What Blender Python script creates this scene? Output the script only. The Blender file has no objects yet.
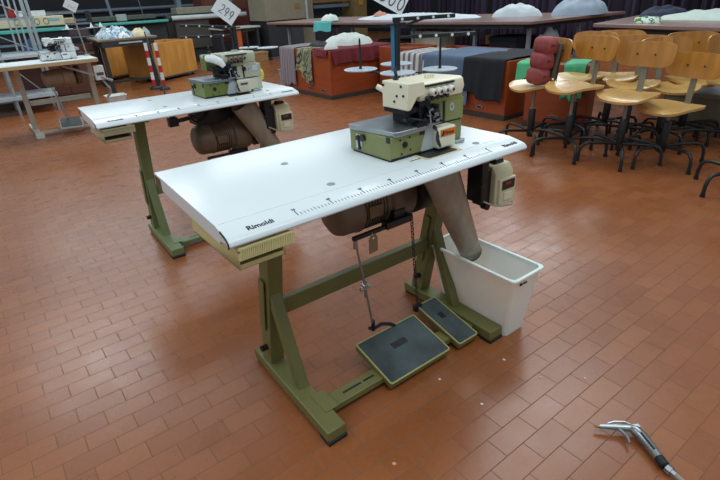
import bpy, bmesh, math, random
from mathutils import Vector, Matrix, noise
SC = bpy.context.scene
COL = SC.collection
PI = math.pi
random.seed(7)

# ------------------------------------------------------------ materials
def lin(h):
    h = h.lstrip('#')
    c = [int(h[i:i+2], 16)/255 for i in (0, 2, 4)]
    return tuple((x/12.92 if x <= .04045 else ((x+.055)/1.055)**2.4) for x in c) + (1,)
MATS = {}
def mat(name, col, rough=.5, metal=0., var=.08, scale=12., bump=0., bscale=60., col2=None, spec=.5, coat=0., stretch=None, alpha=None, trans=0.):
    if name in MATS: return MATS[name]
    m = bpy.data.materials.new(name); m.use_nodes = True
    nt = m.node_tree; N = nt.nodes; L = nt.links
    b = N['Principled BSDF']
    b.inputs['Roughness'].default_value = rough
    b.inputs['Metallic'].default_value = metal
    b.inputs['Specular IOR Level'].default_value = spec
    b.inputs['Coat Weight'].default_value = coat
    b.inputs['Transmission Weight'].default_value = trans
    tc = N.new('ShaderNodeTexCoord')
    mp = N.new('ShaderNodeMapping')
    L.new(tc.outputs['Object'], mp.inputs['Vector'])
    if stretch: mp.inputs['Scale'].default_value = stretch
    n = N.new('ShaderNodeTexNoise'); n.inputs['Scale'].default_value = scale; n.inputs['Detail'].default_value = 5
    L.new(mp.outputs['Vector'], n.inputs['Vector'])
    r = N.new('ShaderNodeValToRGB')
    c = lin(col); k = var
    if col2: c1, c2 = c, lin(col2)
    else:
        c1 = tuple(x*(1-k) for x in c[:3])+(1,); c2 = tuple(min(1, x*(1+k)) for x in c[:3])+(1,)
    r.color_ramp.elements[0].position = .35; r.color_ramp.elements[1].position = .68
    r.color_ramp.elements[0].color = c1; r.color_ramp.elements[1].color = c2
    L.new(n.outputs['Fac'], r.inputs['Fac']); L.new(r.outputs['Color'], b.inputs['Base Color'])
    if bump:
        n2 = N.new('ShaderNodeTexNoise'); n2.inputs['Scale'].default_value = bscale; n2.inputs['Detail'].default_value = 3
        L.new(mp.outputs['Vector'], n2.inputs['Vector'])
        bp = N.new('ShaderNodeBump'); bp.inputs['Strength'].default_value = bump; bp.inputs['Distance'].default_value = .004
        L.new(n2.outputs['Fac'], bp.inputs['Height']); L.new(bp.outputs['Normal'], b.inputs['Normal'])
    MATS[name] = m
    return m

def stripes_mat(name, cols, axis='X', scale=8., rough=.8, edge=.5):
    m = bpy.data.materials.new(name); m.use_nodes = True
    nt = m.node_tree; N = nt.nodes; L = nt.links; b = N['Principled BSDF']; b.inputs['Roughness'].default_value = rough
    tc = N.new('ShaderNodeTexCoord'); sp = N.new('ShaderNodeSeparateXYZ'); L.new(tc.outputs['Object'], sp.inputs[0])
    mu = N.new('ShaderNodeMath'); mu.operation = 'MULTIPLY'; mu.inputs[1].default_value = scale; L.new(sp.outputs[axis], mu.inputs[0])
    fr = N.new('ShaderNodeMath'); fr.operation = 'FRACT'; L.new(mu.outputs[0], fr.inputs[0])
    r = N.new('ShaderNodeValToRGB'); r.color_ramp.interpolation = 'CONSTANT'
    r.color_ramp.elements[0].color = lin(cols[0]); r.color_ramp.elements[1].color = lin(cols[1]); r.color_ramp.elements[1].position = edge
    L.new(fr.outputs[0], r.inputs['Fac']); L.new(r.outputs['Color'], b.inputs['Base Color'])
    return m

def patch_mat(name, cols, scale=9., rough=.85):
    m = bpy.data.materials.new(name); m.use_nodes = True
    nt = m.node_tree; N = nt.nodes; L = nt.links; b = N['Principled BSDF']; b.inputs['Roughness'].default_value = rough
    tc = N.new('ShaderNodeTexCoord'); n = N.new('ShaderNodeTexNoise'); n.inputs['Scale'].default_value = scale; n.inputs['Detail'].default_value = 2.5
    L.new(tc.outputs['Object'], n.inputs['Vector'])
    r = N.new('ShaderNodeValToRGB'); r.color_ramp.interpolation = 'CONSTANT'
    e = r.color_ramp.elements
    while len(e) < len(cols): e.new(.5)
    for i, c in enumerate(cols):
        e[i].position = 0 if i == 0 else .36 + .3*(i-1)/max(1, len(cols)-1); e[i].color = lin(c)
    L.new(n.outputs['Fac'], r.inputs['Fac']); L.new(r.outputs['Color'], b.inputs['Base Color'])
    return m

def floor_mat():
    m = bpy.data.materials.new('terracotta_tiles'); m.use_nodes = True
    nt = m.node_tree; N = nt.nodes; L = nt.links; b = N['Principled BSDF']
    tc = N.new('ShaderNodeTexCoord'); mp = N.new('ShaderNodeMapping'); mp.inputs['Location'].default_value = (.1478*200, .075*2000, 0)
    L.new(tc.outputs['Object'], mp.inputs['Vector'])
    br = N.new('ShaderNodeTexBrick'); br.offset = .5; br.offset_frequency = 2; br.squash = 1
    br.inputs['Scale'].default_value = 1; br.inputs['Brick Width'].default_value = .1478; br.inputs['Row Height'].default_value = .075
    br.inputs['Mortar Size'].default_value = .0015; br.inputs['Mortar Smooth'].default_value = .2; br.inputs['Bias'].default_value = 0
    br.inputs['Color1'].default_value = lin(FL['c1']); br.inputs['Color2'].default_value = lin(FL['c2']); br.inputs['Mortar'].default_value = lin(FL['mortar'])
    L.new(mp.outputs['Vector'], br.inputs['Vector'])
    # wear and stains
    n1 = N.new('ShaderNodeTexNoise'); n1.inputs['Scale'].default_value = 1.7; n1.inputs['Detail'].default_value = 6; n1.inputs['Roughness'].default_value = .6
    n2 = N.new('ShaderNodeTexNoise'); n2.inputs['Scale'].default_value = 9; n2.inputs['Detail'].default_value = 6
    n3 = N.new('ShaderNodeTexNoise'); n3.inputs['Scale'].default_value = 60; n3.inputs['Detail'].default_value = 3
    for n in (n1, n2, n3): L.new(tc.outputs['Object'], n.inputs['Vector'])
    r1 = N.new('ShaderNodeMapRange'); r1.inputs[1].default_value = .3; r1.inputs[2].default_value = .7; r1.inputs[3].default_value = .92; r1.inputs[4].default_value = 1.08
    L.new(n1.outputs['Fac'], r1.inputs[0])
    r2 = N.new('ShaderNodeMapRange'); r2.inputs[1].default_value = .25; r2.inputs[2].default_value = .5; r2.inputs[3].default_value = .955; r2.inputs[4].default_value = 1.01
    L.new(n2.outputs['Fac'], r2.inputs[0])
    mm = N.new('ShaderNodeMath'); mm.operation = 'MULTIPLY'; L.new(r1.outputs[0], mm.inputs[0]); L.new(r2.outputs[0], mm.inputs[1])
    r3 = N.new('ShaderNodeMapRange'); r3.inputs[1].default_value = .3; r3.inputs[2].default_value = .7; r3.inputs[3].default_value = .95; r3.inputs[4].default_value = 1.05
    L.new(n3.outputs['Fac'], r3.inputs[0])
    mm2 = N.new('ShaderNodeMath'); mm2.operation = 'MULTIPLY'; L.new(mm.outputs[0], mm2.inputs[0]); L.new(r3.outputs[0], mm2.inputs[1])
    mx = N.new('ShaderNodeVectorMath'); mx.operation = 'SCALE'; L.new(br.outputs['Color'], mx.inputs[0]); L.new(mm2.outputs[0], mx.inputs['Scale'])
    L.new(mx.outputs[0], b.inputs['Base Color'])
    rr = N.new('ShaderNodeMapRange'); rr.inputs[1].default_value = .3; rr.inputs[2].default_value = .7; rr.inputs[3].default_value = FL['r0']; rr.inputs[4].default_value = FL['r1']
    L.new(n2.outputs['Fac'], rr.inputs[0])
    ma = N.new('ShaderNodeMath'); ma.operation = 'MULTIPLY_ADD'; L.new(br.outputs['Fac'], ma.inputs[0]); ma.inputs[1].default_value = .5; L.new(rr.outputs[0], ma.inputs[2]); ma.use_clamp = True
    L.new(ma.outputs[0], b.inputs['Roughness'])
    ms = N.new('ShaderNodeMath'); ms.operation = 'MULTIPLY_ADD'; L.new(br.outputs['Fac'], ms.inputs[0]); ms.inputs[1].default_value = -FL['spec']*.9; ms.inputs[2].default_value = FL['spec']
    L.new(ms.outputs[0], b.inputs['Specular IOR Level'])
    ad = N.new('ShaderNodeMath'); ad.operation = 'MULTIPLY_ADD'; L.new(br.outputs['Fac'], ad.inputs[0]); ad.inputs[1].default_value = -1.; 
    hs = N.new('ShaderNodeMath'); hs.operation = 'MULTIPLY'; hs.inputs[1].default_value = .12; L.new(n1.outputs['Fac'], hs.inputs[0]); L.new(hs.outputs[0], ad.inputs[2])
    bp = N.new('ShaderNodeBump'); bp.inputs['Strength'].default_value = .25; bp.inputs['Distance'].default_value = .0012
    L.new(ad.outputs[0], bp.inputs['Height']); L.new(bp.outputs['Normal'], b.inputs['Normal'])
    return m
FL = dict(c1='#965932', c2='#8b4f2b', mortar='#7b5943', r0=.25, r1=.32, spec=.62)

# ------------------------------------------------------------ mesh builder
class MB:
    def __init__(s): s.v = []; s.f = []; s.m = []; s.cur = 0
    def add(s, vs, fs):
        o = len(s.v); s.v += [Vector(v) for v in vs]
        for f in fs: s.f.append([i+o for i in f]); s.m.append(s.cur)
        return s
    def box(s, x0, x1, y0, y1, z0, z1):
        vs = [(x, y, z) for z in (z0, z1) for y in (y0, y1) for x in (x0, x1)]
        return s.add(vs, [(0, 2, 3, 1), (4, 5, 7, 6), (0, 1, 5, 4), (2, 6, 7, 3), (0, 4, 6, 2), (1, 3, 7, 5)])
    def beam(s, a, b, w, h, side=None):
        a, b = Vector(a), Vector(b); d = (b-a).normalized()
        sd = Vector(side) if side else (Vector((0, 0, 1)).cross(d) if abs(d.z) < .95 else Vector((1, 0, 0)))
        sd = (sd - d*sd.dot(d)).normalized(); u = d.cross(sd)
        vs = [p + sd*(i*w/2) + u*(j*h/2) for p in (a, b) for j in (-1, 1) for i in (-1, 1)]
        return s.add(vs, [(0, 2, 3, 1), (4, 5, 7, 6), (0, 1, 5, 4), (2, 6, 7, 3), (0, 4, 6, 2), (1, 3, 7, 5)])
    def loft(s, rings, cap=True, closed=True):
        n = len(rings[0]); vs = [p for r in rings for p in r]; fs = []
        for i in range(len(rings)-1):
            for j in range(n if closed else n-1):
                k = (j+1) % n
                fs.append((i*n+j, i*n+k, (i+1)*n+k, (i+1)*n+j))
        if cap: fs.append(tuple(range(n))[::-1]); fs.append(tuple((len(rings)-1)*n+j for j in range(n)))
        return s.add(vs, fs)
    def cyl(s, a, b, r, r2=None, n=20, cap=True):
        return s.prof(a, b, [(0, r), (1, r if r2 is None else r2)], n, cap)
    def prof(s, a, b, pr, n=24, cap=True):
        """lathe along a->b; pr = [(t, radius)]"""
        a, b = Vector(a), Vector(b); d = b-a; dn = d.normalized()
        t = Vector((1, 0, 0)) if abs(dn.x) < .9 else Vector((0, 1, 0))
        e1 = dn.cross(t).normalized(); e2 = dn.cross(e1)
        rings = [[a+d*q+(e1*math.cos(2*PI*j/n)+e2*math.sin(2*PI*j/n))*r for j in range(n)] for q, r in pr]
        return s.loft(rings, cap)
    def tube(s, pts, r, n=8, closed=False):
        pts = [Vector(p) for p in pts]; rings = []; e = None
        for i, p in enumerate(pts):
            d = (pts[min(i+1, len(pts)-1)]-pts[max(i-1, 0)]).normalized()
            if e is None:
                t = Vector((0, 0, 1)) if abs(d.z) < .9 else Vector((1, 0, 0)); e = d.cross(t).normalized()
            else: e = (e-d*e.dot(d)).normalized()
            g = d.cross(e); rr = r[i] if isinstance(r, (list, tuple)) else r
            rings.append([p+(e*math.cos(2*PI*j/n)+g*math.sin(2*PI*j/n))*rr for j in range(n)])
        return s.loft(rings)
    def prism(s, poly, axis, a, b):
        """poly in the two other axes (x:(y,z) y:(x,z) z:(x,y)) extruded a..b"""
        def P(p, t): return {'x': (t, p[0], p[1]), 'y': (p[0], t, p[1]), 'z': (p[0], p[1], t)}[axis]
        return s.loft([[P(p, a) for p in poly], [P(p, b) for p in poly]])
    def grid(s, fn, nu, nv):
        vs = [fn(i/nu, j/nv) for j in range(nv+1) for i in range(nu+1)]
        fs = [(j*(nu+1)+i, j*(nu+1)+i+1, (j+1)*(nu+1)+i+1, (j+1)*(nu+1)+i) for j in range(nv) for i in range(nu)]
        return s.add(vs, fs)
    def ball(s, c, rx, ry=None, rz=None, n=14):
        ry = rx if ry is None else ry; rz = rx if rz is None else rz; c = Vector(c); k = max(6, n//2)
        rings = [[c+Vector((rx*math.sin(t)*math.cos(2*PI*j/n), ry*math.sin(t)*math.sin(2*PI*j/n), -rz*math.cos(t))) for j in range(n)] for t in [PI*(i+.02)/(k+.04) for i in range(k+1)]]
        return s.loft(rings)
    def xf(s, M):
        s.v = [M @ v for v in s.v]; return s
    def build(s, name, m, parent=None, bevel=0., org=None, solid=0., sub=0, smooth=True, seg=2, ang=38):
        me = bpy.data.meshes.new(name)
        o = bpy.data.objects.new(name, me); COL.objects.link(o)
        off = Vector((0, 0, 0))
        if parent is not None and org is None:
            off = Vector(parent.get('_org', (0, 0, 0)))
        elif org is not None: off = Vector(org)
        me.from_pydata([v-off for v in s.v], [], s.f)
        ml = m if isinstance(m, (list, tuple)) else [m]
        for q in ml: me.materials.append(q)
        for p, k in zip(me.polygons, s.m): p.material_index = min(k, len(ml)-1)
        bm = bmesh.new(); bm.from_mesh(me)
        bmesh.ops.remove_doubles(bm, verts=bm.verts, dist=1e-6)
        bmesh.ops.recalc_face_normals(bm, faces=bm.faces)
        for f in bm.faces: f.smooth = smooth
        for e in bm.edges:
            if len(e.link_faces) == 2 and e.calc_face_angle(0) > math.radians(ang): e.smooth = False
        bm.to_mesh(me); bm.free()
        if parent is not None:
            o.parent = parent
            o['_org'] = tuple(off)
        elif org is not None:
            o.location = off; o['_org'] = tuple(off)
        if solid:
            d = o.modifiers.new('solid', 'SOLIDIFY'); d.thickness = solid; d.offset = 0
        if sub:
            d = o.modifiers.new('sub', 'SUBSURF'); d.levels = sub; d.render_levels = sub
        if bevel:
            d = o.modifiers.new('bevel', 'BEVEL'); d.width = bevel; d.segments = seg; d.limit_method = 'ANGLE'; d.angle_limit = math.radians(40)
        return o

def tag(o, label, cat, group=None):
    o['label'] = label; o['category'] = cat
    if group: o['group'] = group
    return o
def thing(name, label, cat, org, group=None, rot=0., loc=None):
    """an Empty at the thing's base; parts given in world metres about org"""
    o = bpy.data.objects.new(name, None); COL.objects.link(o)
    o.empty_display_size = .1
    o['_org'] = tuple(org); o.location = org if loc is None else loc; o.rotation_euler = (0, 0, rot)
    return tag(o, label, cat, group)
def struct(o): o['kind'] = 'structure'; return o
def lab(o, t): o['label'] = t; return o

def text(s, size, M, m, name, parent, ext=.0004, bold=.0, align='LEFT', spacing=1.):
    cu = bpy.data.curves.new(name, 'FONT'); cu.body = s; cu.size = size; cu.extrude = ext; cu.offset = bold; cu.align_x = align
    cu.space_character = spacing; cu.resolution_u = 4
    t = bpy.data.objects.new(name, cu); COL.objects.link(t)
    me = bpy.data.meshes.new_from_object(t.evaluated_get(bpy.context.evaluated_depsgraph_get()))
    bpy.data.objects.remove(t)
    off = Vector(parent['_org'])
    me.transform(M); me.transform(Matrix.Translation(-off))
    me.materials.clear(); me.materials.append(m)
    o = bpy.data.objects.new(name, me); COL.objects.link(o); o.parent = parent; o['_org'] = tuple(off)
    return o
def frame(o, ex, ey):
    """matrix with x axis ex, y axis ~ey at o"""
    ex = Vector(ex).normalized(); ey = Vector(ey); ey = (ey-ex*ey.dot(ex)).normalized(); ez = ex.cross(ey)
    return Matrix(((ex.x, ey.x, ez.x, o[0]), (ex.y, ey.y, ez.y, o[1]), (ex.z, ey.z, ez.z, o[2]), (0, 0, 0, 1)))
def arc(cx, cy, r, a0, a1, n=12, ry=None):
    ry = r if ry is None else ry
    return [(cx+r*math.cos(math.radians(a0+(a1-a0)*i/n)), cy+ry*math.sin(math.radians(a0+(a1-a0)*i/n))) for i in range(n+1)]
DIG = {'0': [arc(.5, .5, .33, 100, 460, 18, .48)],
       '1': [[(.3, .75), (.55, 1), (.5, 0)]],
       '2': [arc(.5, .7, .33, 160, -30, 10, .3) + [(.1, .02), (.95, .05)]],
       '3': [arc(.45, .75, .3, 150, -80, 9, .25) + arc(.45, .25, .35, 85, -150, 10, .26)],
       '4': [[(.6, 1), (.1, .35), (.9, .4)], [(.65, .7), (.6, 0)]],
       '5': [[(.9, 1), (.3, .95), (.2, .55)] + arc(.45, .3, .38, 110, -140, 10, .3)],
       '9': [arc(.48, .7, .32, 20, 380, 14, .28) + [(.72, .5), (.55, 0)]],
       ' ': []}
def handwrite(s, M, w, h, r, name, m, parent):
    b = MB()
    for i, ch in enumerate(s):
        for st in DIG[ch]:
            b.tube([M @ Vector(((i*1.15+x)*w, y*h, .0008)) for x, y in st], r, 6)
    return b.build(name, m, parent)
def roundrect(x0, x1, y0, y1, r, n=4):
    p = []
    for cx, cy, a in ((x1-r, y0+r, -90), (x1-r, y1-r, 0), (x0+r, y1-r, 90), (x0+r, y0+r, 180)):
        p += arc(cx, cy, r, a, a+90, n)
    return p
# ------------------------------------------------------------ camera
CAMP = (.2073, -1.4668, 1.2181)
def camera():
    p, ro, yw = .461589, -.053643, .630876
    f = Vector((math.sin(yw)*math.cos(p), math.cos(yw)*math.cos(p), -math.sin(p)))
    r = Vector((math.cos(yw), -math.sin(yw), 0)); u = r.cross(f)
    r2 = r*math.cos(ro)+u*math.sin(ro); u2 = -r*math.sin(ro)+u*math.cos(ro)
    c = bpy.data.cameras.new('camera'); c.sensor_width = 36; c.lens = 36*491.83/720; c.clip_start = .05; c.clip_end = 100
    o = bpy.data.objects.new('camera', c); COL.objects.link(o)
    M = Matrix((r2, u2, -f)).transposed().to_4x4(); M.translation = CAMP; o.matrix_world = M
    SC.camera = o
    c.dof.use_dof = True; c.dof.focus_distance = 1.75; c.dof.aperture_fstop = 18
camera()

laminate = mat('white_laminate', '#dfe7e9', .22, var=.015, scale=3, spec=.5)
olive = mat('olive_paint', '#6e6c3d', .42, var=.09, scale=7, bump=.15, bscale=120)
olive_far = mat('green_paint', '#6d7a4f', .45, var=.09, scale=7, bump=.1)
rubber = mat('black_rubber', '#191a1a', .6, var=.2)
blackm = mat('black_metal', '#17191b', .38, var=.2)
steel = mat('worn_steel', '#a3aaae', .32, .85, var=.1, scale=20)
steel_dk = mat('dark_steel', '#4a4c4e', .38, .8, var=.2, scale=25)
cream_pl = mat('cream_plastic', '#d3c98f', .45, var=.05)
wood_edge = mat('bare_chipboard', '#6b4d34', .8, var=.25, scale=40)
motor_m = mat('dusty_brown_motor', '#6b5b4b', .45, .15, var=.28, scale=9)
motor_dk = mat('dark_motor', '#332e2a', .5, .3, var=.25)
chute_m = mat('smoked_brown_plastic', '#988c7c', .22, .0, var=.14, scale=5, stretch=(6, 6, .8))
beige_box = mat('beige_enamel', '#c9c29d', .4, var=.05)
ink = mat('black_ink', '#101214', .6, var=.1)
ink_soft = mat('grey_ink', '#42484f', .7, var=.1)
paper = mat('white_card', '#e6ebee', .75, var=.02)
pedal_rub = mat('dusty_pedal_rubber', '#2b3233', .5, var=.35, scale=7, col2='#4d5a5d', bump=.35, bscale=190)
kraft = mat('brown_card', '#8d7858', .8, var=.1)

TORG = (1.1, -.2, 0)
SWX = 0
def sewing_table(name, label, loc, yb=.076, ft=0., m_leg=None, chain=True, tag_on=True, pedals=2, group=None):
    m_leg = m_leg or olive
    t = thing(name, label, 'sewing table', TORG, group, 0, loc)
    x0, x1 = .553, 1.618
    pf = [(yb, .761), (-.437, .761), (-.468, .7555), (-.4955, .7495), (-.505, .7455), (-.511, .740), (-.5135, .733), (-.511, .7285), (-.505, .728), (-.50, .731), (-.49, .733), (-.46, .729), (-.45, .718), (yb, .716)]
    XL = lambda y: .566-(.076-y)*.034
    top = MB().loft([[(XL(y), y, z) for y, z in pf], [(x1, y, z) for y, z in pf]]).build('tabletop', laminate, t, bevel=.0012)
    # dark end strip along the rolled front edge, bare wood patch at the back of the end
    b = MB()
    for q in range(2, 7): b.beam((XL(pf[q][0])-.0005, pf[q][0], pf[q][1]+.0005), (XL(pf[q+1][0])-.0005, pf[q+1][0], pf[q+1][1]+.0005), .003, .0035)
    b.build('edge_strip_end', ink, top)
    MB().prism([(XL(yb-.062)-.0008, yb-.062), (XL(yb)-.0008, yb-.001), (XL(yb)+.003, yb-.001), (XL(yb-.062)+.003, yb-.062)], 'z', .7175, .755).build('bare_edge_patch', wood_edge, top)
    # crease line of the front strip
    MB().box(x0+.004, x1-.002, -.4385, -.4368, .7608, .7613).build('strip_seam', mat('seam_grey', '#e2e9ea', .35), top)
    # band frame (slope)
    ex = Vector((1, 0, 0)); ey = Vector((0, .052, .0115))
    def band(x, y): return Vector((x, y, .7555+(y+.468)*(.006/.0275)+.0006)) if y < -.468 else Vector((x, y, .7555+(y+.468)*(.0055/.031)+.0006))
    text('Rimoldi', .0225, frame(band(.604, -.4935), ex, ey), ink, 'lettering', top, bold=.00035)
    text('Rimoldi', .022, frame(band(1.524, -.493), ex, ey), ink, 'lettering', top, bold=.0003)
    b = MB()
    for i in range(71):
        x = .736+i*.0103
        h = .020 if i % 10 == 0 else (.013 if i % 5 == 0 else .009)
        p = band(x, -.4965); q = band(x, -.4965+h)
        b.beam(p, q, .0012 if i % 10 else .0018, .0006, side=(1, 0, 0))
    b.build('ruler_marks', ink_soft, top)
    for i in range(8):
        text(str(70-10*i) if i < 7 else '0', .011, frame(band(.736+.103*i, -.4755), ex, ey), ink_soft, 'ruler_number', top, align='CENTER', bold=.0001)
    for (x, y) in ((.9, -.143), (.899, -.40), (1.469, -.418)):
        MB().cyl((x, y, .7605), (x, y, .7622), .0115, n=24).build('hole_plug', mat('grey_plug', '#8d9699', .5), top)
    # waste opening with its taped rim
    MB().prism(roundrect(1.228, 1.388, -.438, -.33, .012), 'z', .7605, .7616).build('opening_rim', mat('yellowed_tape', '#cfc6a2', .6), top)
    MB().prism(roundrect(1.242, 1.374, -.428, -.33, .01), 'z', .7606, .7622).build('waste_opening', mat('opening_black', '#1b1d1c', .35), top)
    MB().box(1.163, 1.24, -.423, -.388, .7608, .7615).build('paper_label', mat('yellowed_paper', '#d9ded8', .6), top)
    b = MB(); q = []
    for i in range(26): q.append((1.183+i*.0016, -.408+.004*math.sin(i*2.2)*(1 if i % 3 else .4), .7622))
    b.tube(q, .0006, 5); b.build('handwriting', ink_soft, top)

    # ---- stand
    def leg(xl, skew):
        w = .068
        f0, f1 = -.538, (-.024 if xl < 1 else -.046)-ft
        s = skew
        foot = MB().prism([(xl+s, f0), (xl+w+s, f0), (xl+w, f1), (xl, f1)], 'z', .012, .052).build('foot', m_leg, t, bevel=.004)
        MB().prism([(xl+s-.001, f0-.004), (xl+w+s+.001, f0-.004), (xl+w+s, f0+.05), (xl+s, f0+.05)], 'z', 0, .014).build('rubber_pad', rubber, foot, bevel=.003)
        MB().box(xl+.004, xl+w-.004, f1-.05, f1-.002, 0, .0125).build('rubber_pad', rubber, foot, bevel=.003)
        cx = xl+w/2
        yb0 = -.115-ft*.7
        p0, p1 = (cx, yb0, .05), (cx+.004, yb0-.135, .717)
        post = MB().beam(p0, p1, .053, .062, side=(1, 0, 0)).build('post', m_leg, t, bevel=.003)
        MB().beam((cx-.031, yb0-.045+.02, .21), (cx-.031, yb0-.088+.02, .42), .004, .034, side=(1, 0, 0)).build('cover_strip', m_leg, post, bevel=.001)
        MB().cyl((cx-.028, yb0-.02, .125), (cx-.05, yb0-.02, .125), .012, n=6).build('clamp_bolt', blackm, post)
        MB().beam((cx, yb0-.078, .375), (cx+.002, -.312, .045), .040, .03, side=(1, 0, 0)).build('brace', m_leg, t, bevel=.003)
        MB().box(cx-.03, cx+.03, -.40, yb0-.05, .700, .7165).build('top_bracket', m_leg, t, bevel=.002)
        return cx
    cl = leg(.742, -.014); cr = leg(1.479, -.006)
    yc = -.178-ft*.7
    MB().box(cl+.03, cr-.03, yc-.010, yc+.020, .262, .321).build('crossbar', m_leg, t, bevel=.003)
    # pedal rail along the floor, slotted
    rail = MB().prism([(cl+.03, -.45), (cr-.03, -.45), (cr-.03, -.388), (cl+.03, -.388)], 'z', .016, .040).build('pedal_rail', m_leg, t, bevel=.003)
    b = MB(); b.box(.87, .945, -.422, -.414, .0395, .0406); b.box(.955, 1.0, -.422, -.414, .0395, .0406); b.build('rail_slot', ink, rail)
    MB().box(cl-.005, cl+.045, -.465, -.375, .0515, .0545).build('rail_plate', m_leg, rail, bevel=.001)
    # ---- pedals
    def pedal(xa, xb, yf, zf, yr, zr, bow=0.):
        ex = Vector((1, 0, 0)); ey = Vector((0, yr-yf, zr-zf)); L = ey.length
        M = frame((xa, yf, zf), ex, ey)
        W = xb-xa
        p = MB().prism(roundrect(0, W, 0, L, .01), 'z', -.021, .0).xf(M).build('pedal', m_leg, t, bevel=.002)
        rim = MB(); o1 = roundrect(0, W, 0, L, .01); i1 = roundrect(.005, W-.005, .005, L-.005, .007)
        vs = [(x, y, z) for z in (0, .005) for x, y in o1] + [(x, y, z) for z in (0, .005) for x, y in i1]; n = len(o1); fs = []
        for j in range(n):
            k = (j+1) % n
            fs += [(j, k, n+k, n+j), (2*n+k, 2*n+j, 3*n+j, 3*n+k), (n+j, n+k, 3*n+k, 3*n+j)]
        rim.add(vs, fs).xf(M).build('pedal_rim', mat('pale_olive_edge', '#a5a468', .45), p)
        MB().prism(roundrect(.0055, W-.0055, .0055, L-.0055, .006), 'z', 0, .0035).xf(M).build('pedal_mat', pedal_rub, p)
        k = MB(); k.prism(roundrect(W*.38, W*.62, L*.55, L*.68, .004), 'z', .0034, .0042).xf(M); k.build('mat_emblem', mat('emblem_black', '#1c2122', .5), p)
        # support bracket under the plate down to the rail
        MB().box(xa+W*.25, xa+W*.75, max(yf+.02, -.44), max(yf+.02, -.44)+.05, .039, zf+.03-.014).build('pedal_bracket', m_leg, p)
        return p
    if pedals:
        pedal(1.018, 1.305, -.492, .034, -.292, .083)
    if pedals > 1:
        p2 = pedal(1.348, 1.452, -.497, .034, -.262, .088)
        MB().box(1.335, 1.37, -.275, -.255, .07, .1).build('chain_lug', blackm, p2, bevel=.002)
    # ---- drawer
    cream_d = cream_pl if tag_on else mat('dull_cream_plastic', '#b3ab86', .5)
    dr = MB()
    X0, X1, Y0, Y1, Z0, Z1 = .570, .692, -.490, -.19, .655, .714
    w = .004
    dr.box(X0, X1, Y0, Y1, Z0, Z0+w); dr.box(X0, X0+w, Y0, Y1, Z0, Z1); dr.box(X1-w, X1, Y0, Y1, Z0, Z1); dr.box(X0, X1, Y1-w, Y1, Z0, Z1); dr.box(X0, X1, Y0, Y0+w, Z0, Z0+.014)
    d = dr.build('drawer', cream_d, t, bevel=.0015)
    fl = MB(); fl.box(X0-.004, X1+.018, Y0-.021, Y0-.013, .690, .722)
    fl.box(X0-.004, X1+.018, Y0-.021, Y0+.02, .711, .7145)
    n = 30
    for i in range(n):
        x = X0-.004+(X1+.018-X0)*i/n+.002
        fl.beam((x, Y0-.0222, .692), (x+.004, Y0-.0222, .720), .0022, .003, side=(1, 0, 0))
    fl.build('drawer_front', mat('cream_ribbed', '#ddd49c', .45, var=.04) if tag_on else cream_d, d)
    # ---- motor slung under the top
    mo_ = Vector((0, 0, 0)) if tag_on else Vector((.045, -.06, -.045))
    mo = MB()
    a = Vector((1.01, -.19, .565))+mo_; e = Vector((1.355, -.19, .575))+mo_
    mo.prof(a, e, [(0, .03), (.012, .055), (.05, .076), (.1, .083), (.24, .085), (.26, .09), (.27, .09), (.29, .085), (.62, .085), (.64, .098), (.9, .1), (.95, .09), (1, .06)], 32)
    mot = mo.build('motor', motor_m, t)
    b = MB()
    for i in range(9):
        x = 1.10+i*.0125
        b.prof(Vector((x, -.19, .568))+mo_, Vector((x+.004, -.19, .568))+mo_, [(0, .087), (1, .087)], 28)
    b.build('cooling_ribs', motor_dk, mot)
    MB().box(1.12, 1.175, -.283, -.272, .548, .592).xf(Matrix.Translation(mo_)).build('rating_plate', mat('worn_plate', '#6e5a44', .5, .3, var=.2), mot, bevel=.002)
    MB().box(1.05+mo_.x, 1.36, -.26, -.12, .60, .717).build('motor_mount', motor_dk, mot, bevel=.004)
    MB().prof(Vector((1.355, -.19, .575))+mo_, Vector((1.43, -.19, .578))+mo_, [(0, .085), (.1, .1), (.8, .1), (1, .085)], 28).build('belt_guard', motor_dk, mot)
    # ---- treadle lever and pull rod
    lv = MB(); lv.beam((1.035, -.295, .508), (1.28, -.285, .503), .014, .014); lv.box(1.175, 1.29, -.303, -.27, .497, .522)
    lv.xf(Matrix.Translation((0, 0, 0) if tag_on else (.08, .04, -.095)))
    lever = lv.build('treadle_lever', blackm, t, bevel=.002)
    MB().box(1.22, 1.27, -.29, -.2, .515, .55).xf(Matrix.Translation((0, 0, 0) if tag_on else (.08, .04, -.095))).build('lever_bracket', blackm, lever, bevel=.002)
    rod = MB(); lo = Vector((0, 0, 0)) if tag_on else Vector((.08, .04, -.095))
    rod.tube([Vector((1.045, -.293, .505))+lo, Vector((1.08, -.285, .31))+lo*.5, (1.115, -.278, .11)], .0042, 8)
    rod.cyl(Vector((1.045, -.293, .512))+lo, Vector((1.045, -.293, .47))+lo, .008)
    r_ = rod.build('pull_rod', steel, t)
    b = MB(); b.cyl((1.078, -.295, .305), (1.084, -.275, .305), .010); b.cyl((1.06, -.287, .3), (1.10, -.287, .302), .0065); b.cyl((1.082, -.284, .33), (1.088, -.28, .255), .006); b.xf(Matrix.Translation(lo*.5)).build('rod_clamp', steel, r_)
    b = MB(); b.tube([(1.10, -.272, .108), (1.122, -.278, .102), (1.15, -.286, .112), (1.185, -.292, .098), (1.205, -.296, .082)], .007, 8); b.cyl((1.115, -.278, .095), (1.115, -.278, .14), .007); b.build('rod_hook', blackm, r_)
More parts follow.
